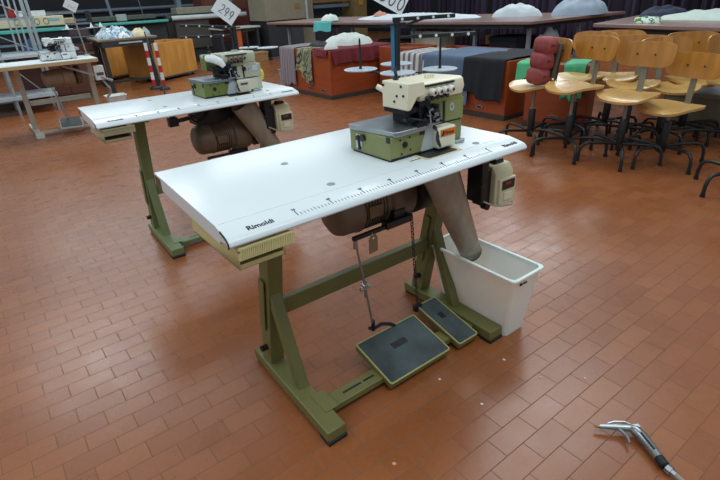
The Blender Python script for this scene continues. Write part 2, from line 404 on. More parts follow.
    if chain:
        ch = MB(); P0 = Vector((1.312, -.262, .645)); P1 = Vector((1.350, -.267, .095)); n = 46
        for i in range(n):
            c = P0.lerp(P1, (i+.5)/n); L = (P1-P0).length/n*.78
            ax = (P1-P0).normalized(); sx = Vector((1, 0, 0)) if i % 2 else Vector((0, 1, 0))
            sx = (sx-ax*sx.dot(ax)).normalized()
            pts = [c+ax*L*.75*math.sin(q)+sx*.006*math.cos(q) for q in [2*PI*k/8 for k in range(9)]]
            ch.tube(pts, .002, 5)
        ch.build('chain', blackm, t)
    # ---- waste chute
    rings = []
    n = 28
    A = Vector((1.315, -.395, .716)); B = Vector((1.583, -.33, .275))
    for i in range(9):
        q = i/8; c = A.lerp(B, q)
        c = c + Vector((.0, 0, .0))
        ax = (B-A).normalized(); s1 = Vector((1, 0, 0)); s1 = (s1-ax*s1.dot(ax)).normalized(); s2 = ax.cross(s1)
        ra = .068*(1-q)+.042*q; rb = .05*(1-q)+.038*q
        rings.append([c+s1*ra*math.cos(2*PI*j/n)+s2*rb*math.sin(2*PI*j/n) for j in range(n)])
    b = MB(); b.loft(rings, cap=False); chute = b.build('waste_chute', chute_m, t, solid=.003)
    b = MB(); b.tube([p for p in rings[-1]]+[rings[-1][0]], .004, 6); b.build('chute_rim', mat('dark_rim', '#3a3632', .5), chute)
    b = MB(); b.tube([r_[n*3//4+2]+Vector((0, -.002, 0)) for r_ in rings], .002, 5); b.build('chute_seam', mat('seam_dark', '#4b423a', .5), chute)
    # ---- switch box
    sb = MB(); sb.prism([(-.43, .505), (-.43, .625), (-.41, .652), (-.345, .652), (-.345, .505)], 'x', 1.574, 1.672)
    n0 = len(COL.objects)
    s = sb.build('switch_box', beige_box, t, bevel=.004)
    MB().box(1.588, 1.678, -.440, -.428, .503, .605).build('switch_cover', mat('beige_cover', '#d3ccab', .4), s, bevel=.003)
    MB().prism([(1.60, .652), (1.655, .652), (1.645, .668), (1.61, .668)], 'y', -.40, -.36).build('switch_lever', blackm, s, bevel=.002)
    MB().box(1.60, 1.668, -.4425, -.438, .565, .598).build('switch_window', mat('dark_window', '#2b2523', .3), s)
    MB().box(1.615, 1.645, -.444, -.441, .582, .592).build('switch_key', mat('red_key', '#8f3a2c', .4), s)
    MB().box(1.612, 1.652, -.444, -.439, .525, .552).build('switch_sticker', mat('pale_sticker', '#e2dcc4', .5), s)
    b = MB(); b.box(1.513, 1.546, -.42, -.35, .53, .717); b.box(1.546, 1.575, -.41, -.35, .505, .645); b.cyl((1.51, -.43, .60), (1.51, -.42, .60), .009); b.cyl((1.556, -.42, .507), (1.556, -.39, .507), .013)
    b.build('switch_bracket', blackm, s, bevel=.004)
    b = MB(); b.tube([(1.52, -.425, .54), (1.555, -.44, .52), (1.60, -.445, .507), (1.66, -.445, .497), (1.68, -.43, .503)], .0035, 7)
    b.build('cable', mat('grey_cable', '#a09c8e', .5), s)
    if not tag_on: s.location.x -= .075; s.location.z += .02
    # crank arm and cable under the far end
    if not tag_on:
        b = MB(); b.beam((.965, -.25, .648), (1.39, -.25, .678), .022, .02); b.box(.94, .99, -.27, -.23, .625, .672); b.box(.955, .98, -.265, -.235, .66, .717)
        b.build('knee_lever', blackm, t, bevel=.002)
        b = MB(); b.tube([(1.06, -.3, .71), (1.05, -.3, .66), (1.08, -.29, .632), (1.13, -.28, .64), (1.17, -.27, .68)], .005, 7); b.build('motor_cable', rubber, t)
    else:
        hg = MB(); M = frame((1.113, -.302, .50), (.93, .1, .0), (.04, 0, 1))
        hg.prism([(-.02, -.065), (.02, -.065), (.02, -.012), (.012, 0), (-.012, 0), (-.02, -.012)], 'z', -.001, .001).xf(M)
        tg = hg.build('hang_tag', kraft, t)
        b = MB(); b.tube([(1.113, -.303, .494), (1.111, -.3, .502), (1.115, -.296, .512)], .001, 5); b.cyl((1.113, -.3045, .489), (1.113, -.3, .489), .004); b.build('tag_string', paper, tg)
    return t

# ------------------------------------------------------------ overlock machine, built in main-table metres
def machine(name, label, loc, P, small=False):
    t = thing(name, label, 'sewing machine', (1.3, -.28, .761), None, 0, loc)
    z0 = .761
    MB().box(1.135, 1.462, -.372, -.185, z0, z0+.006).build('base_pad', rubber, t, bevel=.002)
    # bed box, right end slanted
    bd = MB().prism([(1.135, z0+.004), (1.258, z0+.004), (1.283, .835), (1.135, .835)], 'y', -.374, -.173)
    bed = bd.build('bed', P['bed'], t, bevel=.003)
    MB().box(1.1335, 1.1375, -.236, -.207, .775, .822).build('bed_window', mat('pale_window', '#ccd3cf', .5), bed)
    b = MB()
    b.cyl((1.136, -.222, .812), (1.125, -.222, .812), .008); b.cyl((1.136, -.228, .779), (1.128, -.228, .779), .006); b.beam((1.13, -.223, .812), (1.13, -.228, .779), .005, .006)
    b.cyl((1.136, -.245, .815), (1.127, -.245, .815), .011)
    b.build('bed_knob', blackm, bed)
    b = MB()
    for (x, z, r) in ((1.193, .805, .0095), (1.175, .822, .0035), (1.213, .824, .0035), (1.18, .778, .0035), (1.216, .785, .0035)):
        b.cyl((x, -.373, z), (x, -.378 if r > .005 else -.375, z), r, n=16)
    b.build('bed_screw', ink, bed)
    MB().box(1.137, 1.262, -.3755, -.373, z0+.004, z0+.009).build('bed_trim', ink, bed)
    b = MB(); b.box(1.133, 1.137, -.373, -.357, .819, .836); b.box(1.255, 1.275, -.376, -.372, .822, .834); b.build('plate_clip', blackm, bed)
    # steel cloth plate
    pl = [(1.124, -.180), (1.146, -.376), (1.158, -.384), (1.30, -.384), (1.325, -.362), (1.335, -.335), (1.335, -.180)]
    MB().prism(pl, 'z', .835, .851).build('cloth_plate', P['plate'], t, bevel=.003, seg=3)
    # curved pale guard between bed and looper cover
    g = MB(); g.prism([(1.258, z0+.005), (1.322, z0+.005), (1.322, .838), (1.283, .838)], 'y', -.371, -.3); g.build('chip_guard', P['guard'], t, bevel=.002)
    alt = P.get('alt'); xe = 1.488 if alt else 1.470
    bo = MB(); bo.box(1.335, xe, -.352, -.19, z0+.005, .905); body = bo.build('body', P['body'], t, bevel=.004)
    MB().box(1.30, 1.372, -.332, -.2, .835, .912).build('body_front_panel', P['body2'], body, bevel=.003)
    MB().box(1.385, xe-.0005, -.357, -.35, .838, .906).build('side_cover', P['body2'], body, bevel=.004)
    MB().box(1.335, 1.462, -.354, -.35, .8335, .8365).build('panel_gap', ink, body)
    MB().box(1.378, 1.3845, -.3545, -.35, .838, .905).build('panel_gap', ink, body)
    b = MB(); b.prism([(1.402+q[0]*.022, .868+q[1]*.028) for q in ((0, .35), (.12, .12), (.5, 0), (.88, .12), (1, .35), (.95, .8), (.5, 1), (.05, .8))], 'y', -.3585, -.356)
    em = b.build('emblem', mat('silver_badge', '#c9ced2', .3, .4), body)
    b = MB(); b.prism([(1.408+q[0]*.01, .874+q[1]*.017) for q in ((0, .3), (.5, 0), (1, .3), (.9, 1), (.55, .55), (.1, 1))], 'y', -.3592, -.3583); b.build('emblem_mark', mat('badge_grey', '#8b949a', .4), em)
    MB().prism([(-.352, .905), (-.358, .905), (-.352, .921), (-.19, .921), (-.19, .905)], 'x', 1.27, 1.462).build('body_band', P['band'], body, bevel=.002)
    # looper cover with badge
    lc = MB().box(1.317, 1.396, -.395, -.35, .767, .834).build('looper_cover', P['looper'], t, bevel=.006, seg=3)
    if P.get('badge'):
        bg = MB().box(1.325, 1.391, -.3965, -.394, .805, .827).build('badge', mat('orange_badge', '#d9731f', .4), lc)
        text('Orcot', .0165, frame((1.341, -.3975, .8105), (1, 0, 0), (0, 0, 1)), mat('badge_text', '#5e2b12', .5), 'badge_lettering', bg, bold=.0004)
        MB().prism([(1.328, .808), (1.338, .808), (1.341, .824), (1.336, .824)], 'y', -.3972, -.3962).build('badge_mark', ink, bg)
    else:
        MB().box(1.335, 1.378, -.3965, -.394, .808, .818).build('cover_slot', ink_soft, lc)
    b = MB(); b.tube([(1.318, -.36, .842), (1.322, -.388, .825), (1.318, -.39, .80), (1.326, -.392, .775)], .006, 7); b.build('cover_hinge', steel_dk, lc)
    MB().prism([(1.415, -.352), (1.452, -.352), (1.466, -.372), (1.445, -.384), (1.415, -.376)], 'z', z0, z0+.011).build('fixing_foot', steel, t, bevel=.003)
    # head (cream upper cover) — L-shaped: nose block on the left and long arm to the right
    hd = MB()
    alt = P.get('alt'); xe = 1.488 if alt else 1.470
    if alt: hd.prism([(1.205, .885), (1.262, .885), (1.268, .938), (1.268, .968), (1.205, .968)], 'y', -.275, -.20)
    else: hd.prism([(1.200, .904), (1.213, .904), (1.240, .938), (1.268, .938), (1.268, .981), (1.200, .983)], 'y', -.381, -.264)
    head = hd.build('head', P['bed'] if alt else P['head'], t, bevel=.004, seg=3)
    arm = MB().prism([(-.360, .918), (-.368, .945), (-.362, .967), (-.350, .973), (-.2, .968), (-.2, .918)], 'x', 1.266, 1.458).build('arm_cover', P['head'], head, bevel=.004, seg=3)
    MB().box(1.285, 1.408, -.371, -.360, .9605, .966).build('dial_slot', ink, arm)
    for (y, z) in () if alt else ((-.272, .97), (-.352, .972), (-.322, .926), (-.333, .943), (-.362, .946)): MB().cyl((1.201, y, z), (1.1975, y, z), .0038, n=10).build('head_screw', ink, head)
    for i in range(4):
        x = 1.302+i*.0262
        d = MB().prof((x+.002, -.358, .947), (x+.004, -.389, .943), [(0, .010), (.6, .0115), (1, .010)], 16).build('tension_dial', P['dial'], head, bevel=.001)
        MB().cyl((x+.004, -.389, .943), (x+.0041, -.3905, .9428), .0045, n=12).build('dial_centre', ink, d)
    b = MB()
    for i in range(5): b.cyl((1.292+i*.02, -.362, .928), (1.292+i*.02, -.377, .926), .0065)
    b.build('thread_guide', steel_dk, head)
    b = MB(); b.beam((1.207, -.385, .958), (1.242, -.385, .966), .028, .004); b.cyl((1.243, -.38, .955), (1.243, -.397, .955), .01)
    if alt: b = MB(); b.tube([(1.2, -.31, .955), (1.225, -.345, .953), (1.25, -.375, .935), (1.262, -.385, .912)], [.016, .022, .02, .012], 12); b.ball((1.225, -.33, .955), .03, .02, .016); b.build('lever_plate', P['leverp'], head, bevel=.001)
    b = MB()
    for i in range(6): b.cyl((1.36+(i % 3)*.012, -.30+(i//3)*.012, .972), (1.36+(i % 3)*.012, -.30+(i//3)*.012, .982), .0035, n=8)
    b.build('oil_nipple', P['head'], head)
    b = MB(); b.tube([(1.232, -.292, .98), (1.236, -.290, .995), (1.228, -.295, 1.005), (1.232, -.290, 1.016)], .005, 8); b.cyl((1.232, -.292, .98), (1.232, -.292, .987), .009); b.build('thread_post', blackm, head)
    b = MB(); b.tube([(1.225, -.268, .94), (1.212, -.25, .953), (1.203, -.236, .962)], [.008, .0085, .008], 10); b.build('lift_lever', P['head'], head)
    # needle bar, presser foot and loopers: dark mechanism under the nose
    me = MB()
    rr = random.Random(3)
    me.box(1.208, 1.30, -.360, -.262, .889, .906); me.box(1.238, 1.30, -.345, -.268, .853, .892)
    me.box(1.262, 1.31, -.365, -.27, .85, .92)
    me.cyl((1.25, -.335, .885), (1.25, -.335, .847), .006); me.cyl((1.265, -.36, .9), (1.268, -.365, .85), .005)
    me.beam((1.215, -.35, .872), (1.3, -.375, .86), .022, .012)
    me.prism([(1.235, .849), (1.30, .849), (1.285, .862), (1.245, .866)], 'y', -.385, -.34)
    for k in range(16):
        x = 1.27+rr.random()*.075; y = -.362-rr.random()*.016; z = .85+rr.random()*.055
        me.cyl((x, y, z), (x+rr.uniform(-.01, .01), y-.012, z+rr.uniform(-.006, .006)), .0035+rr.random()*.004, n=8)
    me.tube([(1.22, -.36, .878), (1.25, -.385, .87), (1.29, -.38, .858), (1.32, -.37, .852)], .004, 6)
    mech = me.build('needle_mechanism', mat('oily_black', '#15171a', .35, .3, var=.3), t, bevel=.001)
    b = MB()
    for k in range(9):
        x = 1.28+rr.random()*.05; y = -.375-rr.random()*.012; z = .849+rr.random()*.045
        b.cyl((x, y, z), (x+.004, y-.01, z+.004), .003+rr.random()*.003, n=8)
    b.prism([(1.272, .848), (1.318, .848), (1.31, .853), (1.28, .856)], 'y', -.392, -.36); b.cyl((1.29, -.38, .895), (1.292, -.384, .853), .0032)
    b.build('presser_foot', steel, mech)
    b = MB()
    for (x, z, r) in ((1.325, .883, .007), (1.342, .895, .005), (1.33, .862, .006), (1.352, .868, .008), (1.346, .848, .005)):
        b.cyl((x, -.331, z), (x, -.34, z), r, n=12)
    b.build('body_screw', ink, body)
    if alt:
        MB().cyl((1.385, -.356, .885), (1.385, -.362, .885), .011, n=18).build('round_knob', ink, body)
        MB().box(1.43, 1.468, -.361, -.356, .868, .897).build('rating_plate', P['guard'], body, bevel=.002)
        MB().box(1.335, 1.452, -.366, -.352, .772, .832).build('lower_cover', P['looper'], body, bevel=.003)
    if P.get('wheel'):
        MB().prof((1.486, -.30, .838), (1.518, -.30, .838), [(0, .034), (.3, .036), (.8, .034), (1, .026)], 26).build('handwheel', P['wheel'], t)
    return t

# ------------------------------------------------------------ thread stand
def thread_stand(name, label, base, arms, discs, ztop, col, group=None):
    t = thing(name, label, 'thread stand', base, group)
    B = Vector(base)
    MB().prof(B, B+Vector((0, 0, .018)), [(0, .04), (.6, .038), (1, .016)], 24).build('stand_base', blackm, t)
    MB().cyl(B+Vector((0, 0, .01)), (B.x, B.y, ztop), .0125, n=16).build('pole', blackm, t)
    MB().cyl(B+Vector((-.016, .003, .01)), (B.x-.016, B.y+.003, ztop-.012), .0075, n=12).build('thread_tube', col, t)
    zd = .955
    for i, (x, y) in enumerate(discs):
        a = MB(); a.beam((B.x, B.y, zd-.01), (x, y, zd-.006), .012, .004); a.cyl((B.x, B.y, zd-.018), (B.x, B.y, zd), .016); arm = a.build('disc_arm', blackm, t)
        d = MB().prof((x, y, zd-.005), (x, y, zd+.003), [(0, .03), (.3, .062), (.8, .066), (1, .064)], 30).build('spool_disc', mat('pale_disc', '#bcc8d2', .35, var=.03), t)
        if i in (0, 2): MB().prof((x, y, zd), (x, y, zd+.115), [(0, .008), (.08, .005), (.92, .004), (1, .002)], 10).build('spool_pin', blackm, d)
    for (p, q) in arms:
        p, q = Vector(p), Vector(q)
        b = MB().beam(p, q, .016, .014); bar = b.build('guide_bar', blackm, t, bevel=.002)
        for i in range(4):
            c = p.lerp(q, .13+.25*i); dd = (q-p).normalized(); nrm = Vector((-.57, -.82, 0)); nrm = (nrm-dd*nrm.dot(dd)).normalized()
            MB().prof(c+nrm*.006, c+nrm*.0105, [(0, .0058), (1, .005)], 10).build('thread_eyelet', mat('white_eyelet', '#d8dde0', .4), bar)
        m_ = p.lerp(q, .5)
        a = MB(); a.beam((B.x, B.y, min(p.z, ztop-.02)-.004), (m_.x, m_.y, m_.z-.002), .012, .008); a.build('guide_arm', blackm, t)
    a = MB(); a.box(B.x-.06, B.x+.035, B.y-.012, B.y+.012, ztop-.012, ztop-.006); a.build('top_plate', blackm, t, bevel=.001)
    return t

def price_card(label, corner, exd, eyd, w, h, txt, size, hang, group=None, pen=.0019, ox=.24, oy=.2):
    """card: corner = lowest corner; exd, eyd = its two edge directions"""
    ex = Vector(exd).normalized(); ey = Vector(eyd)
    t = thing('price_card', label, 'price card', corner, group)
    M = frame(corner, ex, ey)
    c = MB().box(0, w, 0, h, -.0006, .0006).xf(M).build('card', paper, t)
    handwrite(txt, M @ Matrix.Translation((w*ox, h*oy, .0006)), w*.19, size, pen, 'handwriting', ink, t)
    b = MB(); tp = M @ Vector((w*.06, h*.93, .001)); b.tube([tp, tp.lerp(Vector(hang), .5)+Vector((0, 0, .004)), hang], .0009, 5); b.build('string', mat('string_white', '#cfcac0', .8), t)
    return t
# ------------------------------------------------------------ the place
fl = MB().box(-4, 13, -4, 14.6, -.05, 0).build('floor', floor_mat()); struct(fl)
wm = mat('dark_wall_paint', '#23252b', .8, var=.12, scale=2)
struct(MB().box(-4, 13, 14.0, 14.2, 0, 2.3).build('wall_back', wm))
struct(MB().box(12.6, 12.8, -4, 14.0, 0, 2.3).build('wall_right', wm))

# ---- the two laminate-topped tables with their machines
GT = 'laminate topped sewing tables on green stands'
OFF = Vector((.046, 1.55, 0))
sewing_table('sewing_table', 'white topped sewing table in the foreground on an olive stand with two pedals', TORG)
sewing_table('sewing_table', 'white topped sewing table standing behind the foreground one, motor hanging below', Vector(TORG)+OFF, yb=-.02, ft=.05, m_leg=olive_far, chain=False, tag_on=False, pedals=1)
PM = dict(bed=mat('sage_enamel', '#828653', .38, var=.05), plate=steel, guard=mat('pale_guard', '#c3cbc9', .3), body=mat('sage_body', '#7e8350', .38, var=.05),
          body2=mat('sage_panel', '#878b55', .35, var=.05), band=mat('mustard_band', '#8d8739', .4), looper=mat('cream_cover', '#e3dfc6', .35), head=mat('cream_head', '#e6dfc3', .35, var=.03),
          dial=mat('cream_dial', '#d9d6c8', .35), leverp=steel, badge=True)
PF = dict(bed=mat('moss_enamel', '#6f7a3c', .4, var=.06), plate=mat('blue_grey_plate', '#7e8b96', .3, .5), guard=mat('pale_guard_far', '#bcc9cf', .3), body=mat('grey_cream_body', '#c4c5ae', .4),
          body2=mat('grey_cream_panel', '#b9bba4', .4), band=mat('grey_cream_band', '#b7b99f', .4), looper=mat('grey_cream_cover', '#cfcfba', .4), head=mat('pale_sage_head', '#bdc2ac', .35),
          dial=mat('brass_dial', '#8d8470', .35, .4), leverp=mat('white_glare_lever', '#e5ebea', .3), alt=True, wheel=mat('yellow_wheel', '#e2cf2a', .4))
PW = dict(bed=mat('white_enamel', '#e4e9e8', .35), plate=mat('pale_plate', '#b9c2c5', .3, .3), guard=mat('white_guard', '#dfe6e6', .35), body=mat('white_body', '#e6ebea', .35), body2=mat('white_panel', '#dde4e4', .35),
          band=mat('pale_band', '#c9d3d6', .4), looper=mat('white_cover', '#e9eeed', .35), head=mat('white_head', '#eef1ef', .35), dial=mat('grey_dial', '#aab2b4', .35), leverp=mat('white_lever', '#e6ecec', .3))
machine('overlock_machine', 'green and cream overlock machine with orange badge on the foreground table', (1.3, -.28, .761), PM)
machine('overlock_machine', 'grey cream overlock machine with yellow handwheel on the second white table', (1.335, 1.268, .761), PF)
thread_stand('thread_stand', 'black thread stand with pale spool discs rising behind the green overlock', (1.489, -.006, .761),
             [((1.478, .0, 1.133), (1.712, -.08, 1.133)), ((1.505, -.07, 1.077), (1.678, -.215, 1.077))],
             [(1.44, .155), (1.462, -.04), (1.62, -.10), (1.63, .16)], 1.128, mat('blue_tube', '#2f6f96', .3))
thread_stand('thread_stand', 'black thread stand with two eyelet bars behind the grey cream overlock', (1.535, 1.50, .761),
             [((1.535, 1.51, 1.085), (1.29, 1.70, 1.108)), ((1.50, 1.49, 1.043), (1.26, 1.65, 1.045))],
             [(1.66, 1.60), (1.72, 1.46)], 1.09, mat('dark_tube', '#22262b', .3))
price_card('white price card reading 500 tied to the foreground thread stand', (1.381, .05, 1.222), (.107, -.076, -.074), (.04, -.027, .062), .155, .11, '500', .042, (1.475, .005, 1.25), ox=.36, oy=.1)
price_card('white price card reading 299 tied to the second thread stand', (1.417, 1.516, 1.181), (.09, -.036, -.083), (.058, -.025, .077), .135, .105, '299', .05, (1.535, 1.50, 1.25))
bpy.context.view_layer.update()
for o in [x for x in COL.objects if x.name.startswith('price_card')]:
    for c in o.children:
        if c.name.startswith('handwriting'):
            pass

# ---- waste bin under the chute
def open_bin(name, label, cat, x0, x1, y0, y1, z1, taper, m, th=.004, lip=.008, mk=True, kx=1., dx=0.):
    cx, cy = (x0+x1)/2, (y0+y1)/2
    t = thing(name, label, cat, (cx, cy, 0))
    def ring(s, z, d=0): return [Vector((cx+(x-cx)*(1-(1-s)*kx)+(1-s)*dx, cy+(y-cy)*(1-(1-s)*1.75), z)) for x, y in roundrect(x0+d, x1-d, y0+d, y1-d, .02)]
    b = MB(); b.loft([ring(taper, 0), ring(1, z1), ring(1, z1, th), ring(taper, .006, th)])
    o = b.build('tub', m, t)
    b = MB(); b.loft([ring(1, z1-.004, -lip), ring(1, z1+.006, -lip), ring(1, z1+.006, th), ring(1, z1-.004, th)], cap=False)
    r = [ring(1, z1-.004, -lip), ring(1, z1-.004, th)]; b.loft(r, cap=False); b.build('rim', m, o, bevel=.0015)
    return t, o
milky = mat('milky_plastic', '#f1f4ee', .4, var=.05, scale=5)
milky.node_tree.nodes['Principled BSDF'].inputs['Subsurface Weight'].default_value = .5; milky.node_tree.nodes['Principled BSDF'].inputs['Subsurface Scale'].default_value = .04
wb, tub = open_bin('waste_bin', 'milky white plastic bin standing under the brown waste chute', 'bin', 1.508, 1.676, -.593, -.175, .283, .88, milky, kx=2.9, dx=.12)
MB().box(1.535, 1.548, -.6015, -.5975, .262, .270).build('bin_mark', ink, tub)
MB().box(1.556, 1.575, -.6015, -.5975, .262, .268).build('bin_mark', ink_soft, tub)

# ---- blow gun on the floor
gun = thing('blow_gun', 'silver air blow gun lying on the tiles with its hose', 'blow gun', (1.42, -1.12, 0))
alu = mat('cast_aluminium', '#9fa6aa', .28, .9, var=.1)
b = MB(); b.tube([(1.392, -1.018, .020), (1.418, -1.046, .023), (1.446, -1.076, .024), (1.456, -1.088, .024)], [.006, .0085, .0105, .010], 14)
b.tube([(1.450, -1.080, .024), (1.452, -1.094, .024), (1.447, -1.116, .022), (1.430, -1.148, .020), (1.411, -1.180, .019)], [.0095, .0155, .0155, .0145, .0135], 14)
b.beam((1.448, -1.078, .024), (1.474, -1.094, .026), .012, .010)
gb = b.build('gun_body', alu, gun)
MB().prof((1.382, -1.008, .0185), (1.394, -1.020, .020), [(0, .0025), (.3, .0038), (.5, .005), (1, .0052)], 12).build('nozzle', mat('brass', '#a5813f', .35, .8), gun)
b = MB(); b.tube([(1.424, -1.058, .022), (1.421, -1.078, .020), (1.413, -1.093, .019), (1.400, -1.104, .018)], [.005, .0055, .0045, .003], 8); b.build('trigger', alu, gun)
b = MB(); b.tube([(1.412, -1.030, .028), (1.428, -1.040, .033), (1.448, -1.060, .035), (1.456, -1.075, .032)], .0032, 8); b.build('hook', alu, gb)
b = MB(); b.tube([(1.444, -1.112, .036), (1.418, -1.162, .033)], .0035, 6); b.build('grip_groove', steel_dk, gb)
MB().prof((1.412, -1.178, .019), (1.398, -1.204, .017), [(0, .0105), (.1, .0135), (.9, .0135), (1, .01)], 14).build('coupling', rubber, gun)
MB().prof((1.398, -1.204, .017), (1.393, -1.232, .015), [(0, .009), (.1, .0125), (.6, .0125), (.62, .009), (1, .009)], 6).build('hose_nut', steel, gun)
b = MB(); b.tube([(1.393, -1.231, .015), (1.388, -1.262, .011), (1.395, -1.34, .008), (1.43, -1.42, .008), (1.5, -1.5, .008)], .0075, 10); b.build('hose', mat('braided_hose', '#9a937f', .6), gun)

# ---- crumbs of card on the floor
sp = [(1.19, -.55), (1.21, -.72), (.84, -.71), (1.44, -.63), (1.46, -.77), (1.57, -.87)]
names = ['pale scrap lying in front of the large pedal', 'pale scrap on the tiles, midway between the large pedal and the blow gun', 'pinkish scrap on the tiles below the foot of the left leg',
         'pale scrap beside the right front foot of the stand', 'pinkish scrap on the tiles in front of the waste bin', 'orange scrap on the tiles, nearest above the blow gun']
pinkp = mat('pink_scrap', '#e3a08f', .7); palep = mat('pale_scrap', '#e3d9d0', .7)
for i, ((x, y), n) in enumerate(zip(sp, names)):
    b = MB(); pts = []
    for k in range(7): a = 2*PI*k/7; r = .0058*(.7+.5*random.random()); pts.append((x+r*math.cos(a), y+r*math.sin(a)))
    b.prism(pts, 'z', 0, .0018)
    o = b.build('paper_scrap', pinkp if i in (2, 4, 5) else palep, None, org=(x, y, 0))
    tag(o, n, 'scrap', 'paper scraps on the floor')

# ------------------------------------------------------------ swivel work chairs
ply = mat('honey_plywood', '#b27a35', .33, var=.14, scale=4, stretch=(1, 6, 1), coat=.15)
ply_seat = mat('pale_plywood', '#caa05c', .3, var=.1, scale=4, stretch=(1, 6, 1), coat=.2)
ply_edge = mat('grey_steel_bar', '#8e8878', .4, .5, var=.1)
def make_chair():
    t = thing('swivel_chair', 'x', 'chair', (0, 0, 0), 'plywood swivel chairs on black star bases')
    # rear of the chair is +x; seat height .48
    W, D = .19, .178
    def fn(u, v, th=0):
        a = u*2*PI; r = v
        ex = 2/3.2
        cx = math.copysign(abs(math.cos(a))**ex, math.cos(a))*D*r; cy = math.copysign(abs(math.sin(a))**ex, math.sin(a))*W*r*(1-.06*math.cos(a))
        z = .48+.012*(r**2)*(1 if True else 0) - .018*max(0, -cx/D-.35)**2*3.2 + .016*(abs(cy)/W)**2 - .004
        return Vector((cx, cy, z-th))
    n = 36; k = 7
    b = MB(); rings = [[fn(j/n, max(.02, i/k)) for j in range(n)] for i in range(k+1)]
    under = [[fn(j/n, max(.02, i/k)*.985, .017) for j in range(n)] for i in range(k, -1, -1)]
    b.loft(rings+under); b.build('seat', ply_seat, t, ang=50)
    # back rest: curved board
    def bk(u, v, th):
        # rounded rectangle via superellipse
        a = u*2*PI; ex = 2/4.2
        py = math.copysign(abs(math.cos(a))**ex, math.cos(a))*.20*v; pz = math.copysign(abs(math.sin(a))**ex, math.sin(a))*.085*v
        return Vector((.178+th-.9*py*py+.12*pz, py*(1+.05*pz/.1), .745+pz))
    b = MB(); b.loft([[bk(j/n, max(.02, i/5), 0) for j in range(n)] for i in range(6)]+[[bk(j/n, max(.02, i/5), .012) for j in range(n)] for i in range(5, -1, -1)])
    bo = b.build('backrest', ply, t, ang=50)
    for s in (-1, 1):
        MB().cyl((.177-.9*.0036, s*.06, .745), (.168, s*.06, .745), .006, n=10).build('bolt', steel_dk, bo)
    b = MB(); b.beam((.165, 0, .460), (.172, 0, .50), .045, .006, side=(0, 1, 0)); b.beam((.172, 0, .495), (.199, 0, .79), .045, .006, side=(0, 1, 0)); b.beam((.03, 0, .458), (.167, 0, .460), .045, .006, side=(0, 1, 0))
    b.build('back_bar', ply_edge, t, bevel=.001)
    b = MB(); b.cyl((0, 0, .26), (0, 0, .458), .013); b.box(-.07, .07, -.05, .05, .452, .463); b.build('spindle', ply_edge, t)
    MB().prof((0, 0, .075), (0, 0, .31), [(0, .024), (.05, .028), (.95, .028), (1, .022)], 18).build('column', blackm, t)
    for q in range(5):
        b = MB(); b.tube([(.02, 0, .125), (.12, 0, .135), (.22, 0, .14), (.262, 0, .132), (.283, 0, .105), (.29, 0, .07), (.292, 0, .012)], .0115, 10)
        b.cyl((.292, 0, 0), (.292, 0, .02), .0145)
        o = b.build('leg', blackm, t); o.rotation_euler = (0, 0, 2*PI*q/5)
    return t
def copy_tree(o, parent=None):
    c = o.copy(); COL.objects.link(c)
    if parent: c.parent = parent
    for ch in list(o.children): copy_tree(ch, c)
    return c
GREYBASE = None
chair0 = make_chair()
# x, y, seat height, rear direction, base turn, label
CH = [(3.83, .97, .49, (.9, -.44), 150, 'swivel chair carrying the red cushion'),
      (3.82, .62, .515, (.956, -.292), 152, 'tall swivel chair right of the one with the red cushion'),
      (3.93, .26, .475, (1, .05), 140, 'swivel chair in the front row, between the tall one and the lowest one'),
      (4.08, .02, .40, (.978, -.208), 170, 'lowest swivel chair in the front row with a wide seat'),
      (3.83, -.60, .46, (.6, -.8), 153, 'swivel chair at the right edge of the photo, showing seat rim and legs'),
      (4.42, .47, .475, (.95, .3), 120, 'swivel chair right behind the front row chair in the middle'),
      (4.52, .24, .46, (.6, .8), 165, 'swivel chair behind the gap between the two rightmost front row backs'),
      (4.84, .20, .475, (.7, .7), 100, 'swivel chair with pale back standing behind the lowest one'),
      (4.76, -.14, .48, (.6, .8), 130, 'swivel chair whose back is cut by the right edge, behind the lowest one'),
      (4.55, .71, .497, (.9, .45), 110, 'swivel chair far behind, seen between the tall chair and its right neighbour'),
      (4.27, .86, .505, (.95, -.1), 160, 'swivel chair hidden behind the tall one, only seat and bar showing')]
for i, (x, y, sz, rd, bt, lb) in enumerate(CH):
    c = chair0 if i == 0 else copy_tree(chair0)
    rot = math.atan2(rd[1], rd[0])
    c.location = (x, y, 0); c.rotation_euler = (0, 0, rot); c['label'] = 'plywood and black steel '+lb if len(('plywood and black steel '+lb).split()) <= 16 else lb
    k = 0
    for ch in c.children:
        n = ch.name.split('.')[0]
        if n in ('seat', 'backrest', 'back_bar'): ch.location.z = sz-.48
        if n == 'spindle': ch.location.z = sz-.48
        if n == 'column': ch.scale.z = 1
        if n == 'leg': ch.rotation_euler = (0, 0, math.radians(bt)-rot+2*PI*k/5); k += 1
# red cushion strapped against the first back
cu = thing('seat_cushion', 'red padded cushion roll leaning against the backrest of a swivel chair', 'cushion', (3.86, .93, .50))
rd = Vector((.9, -.44, 0)); sd = Vector((.44, .9, 0))
redf = mat('faded_red_cloth', '#924344', .75, var=.15, scale=25, bump=.3, bscale=80)
for i in range(3):
    c0 = Vector((3.83, .97, .50)) + sd*(-.01) + rd*(.01+.02*i) + Vector((0, 0, .068+.113*i))
    rings = []
    for q in range(11):
        t_ = -1+2*q/10; sc = max(.05, (1-abs(t_)**6))**.5
        rings.append([c0+sd*.105*t_+rd*(.066*sc*math.copysign(abs(math.cos(a))**.55, math.cos(a)))+Vector((0, 0, .066*sc*math.copysign(abs(math.sin(a))**.55, math.sin(a)))) for a in [2*PI*k/20 for k in range(32)]])
    MB().loft(rings).build('pad', redf, cu, ang=70)
b = MB()
c0 = Vector((3.83, .97, .50)) + rd*.10
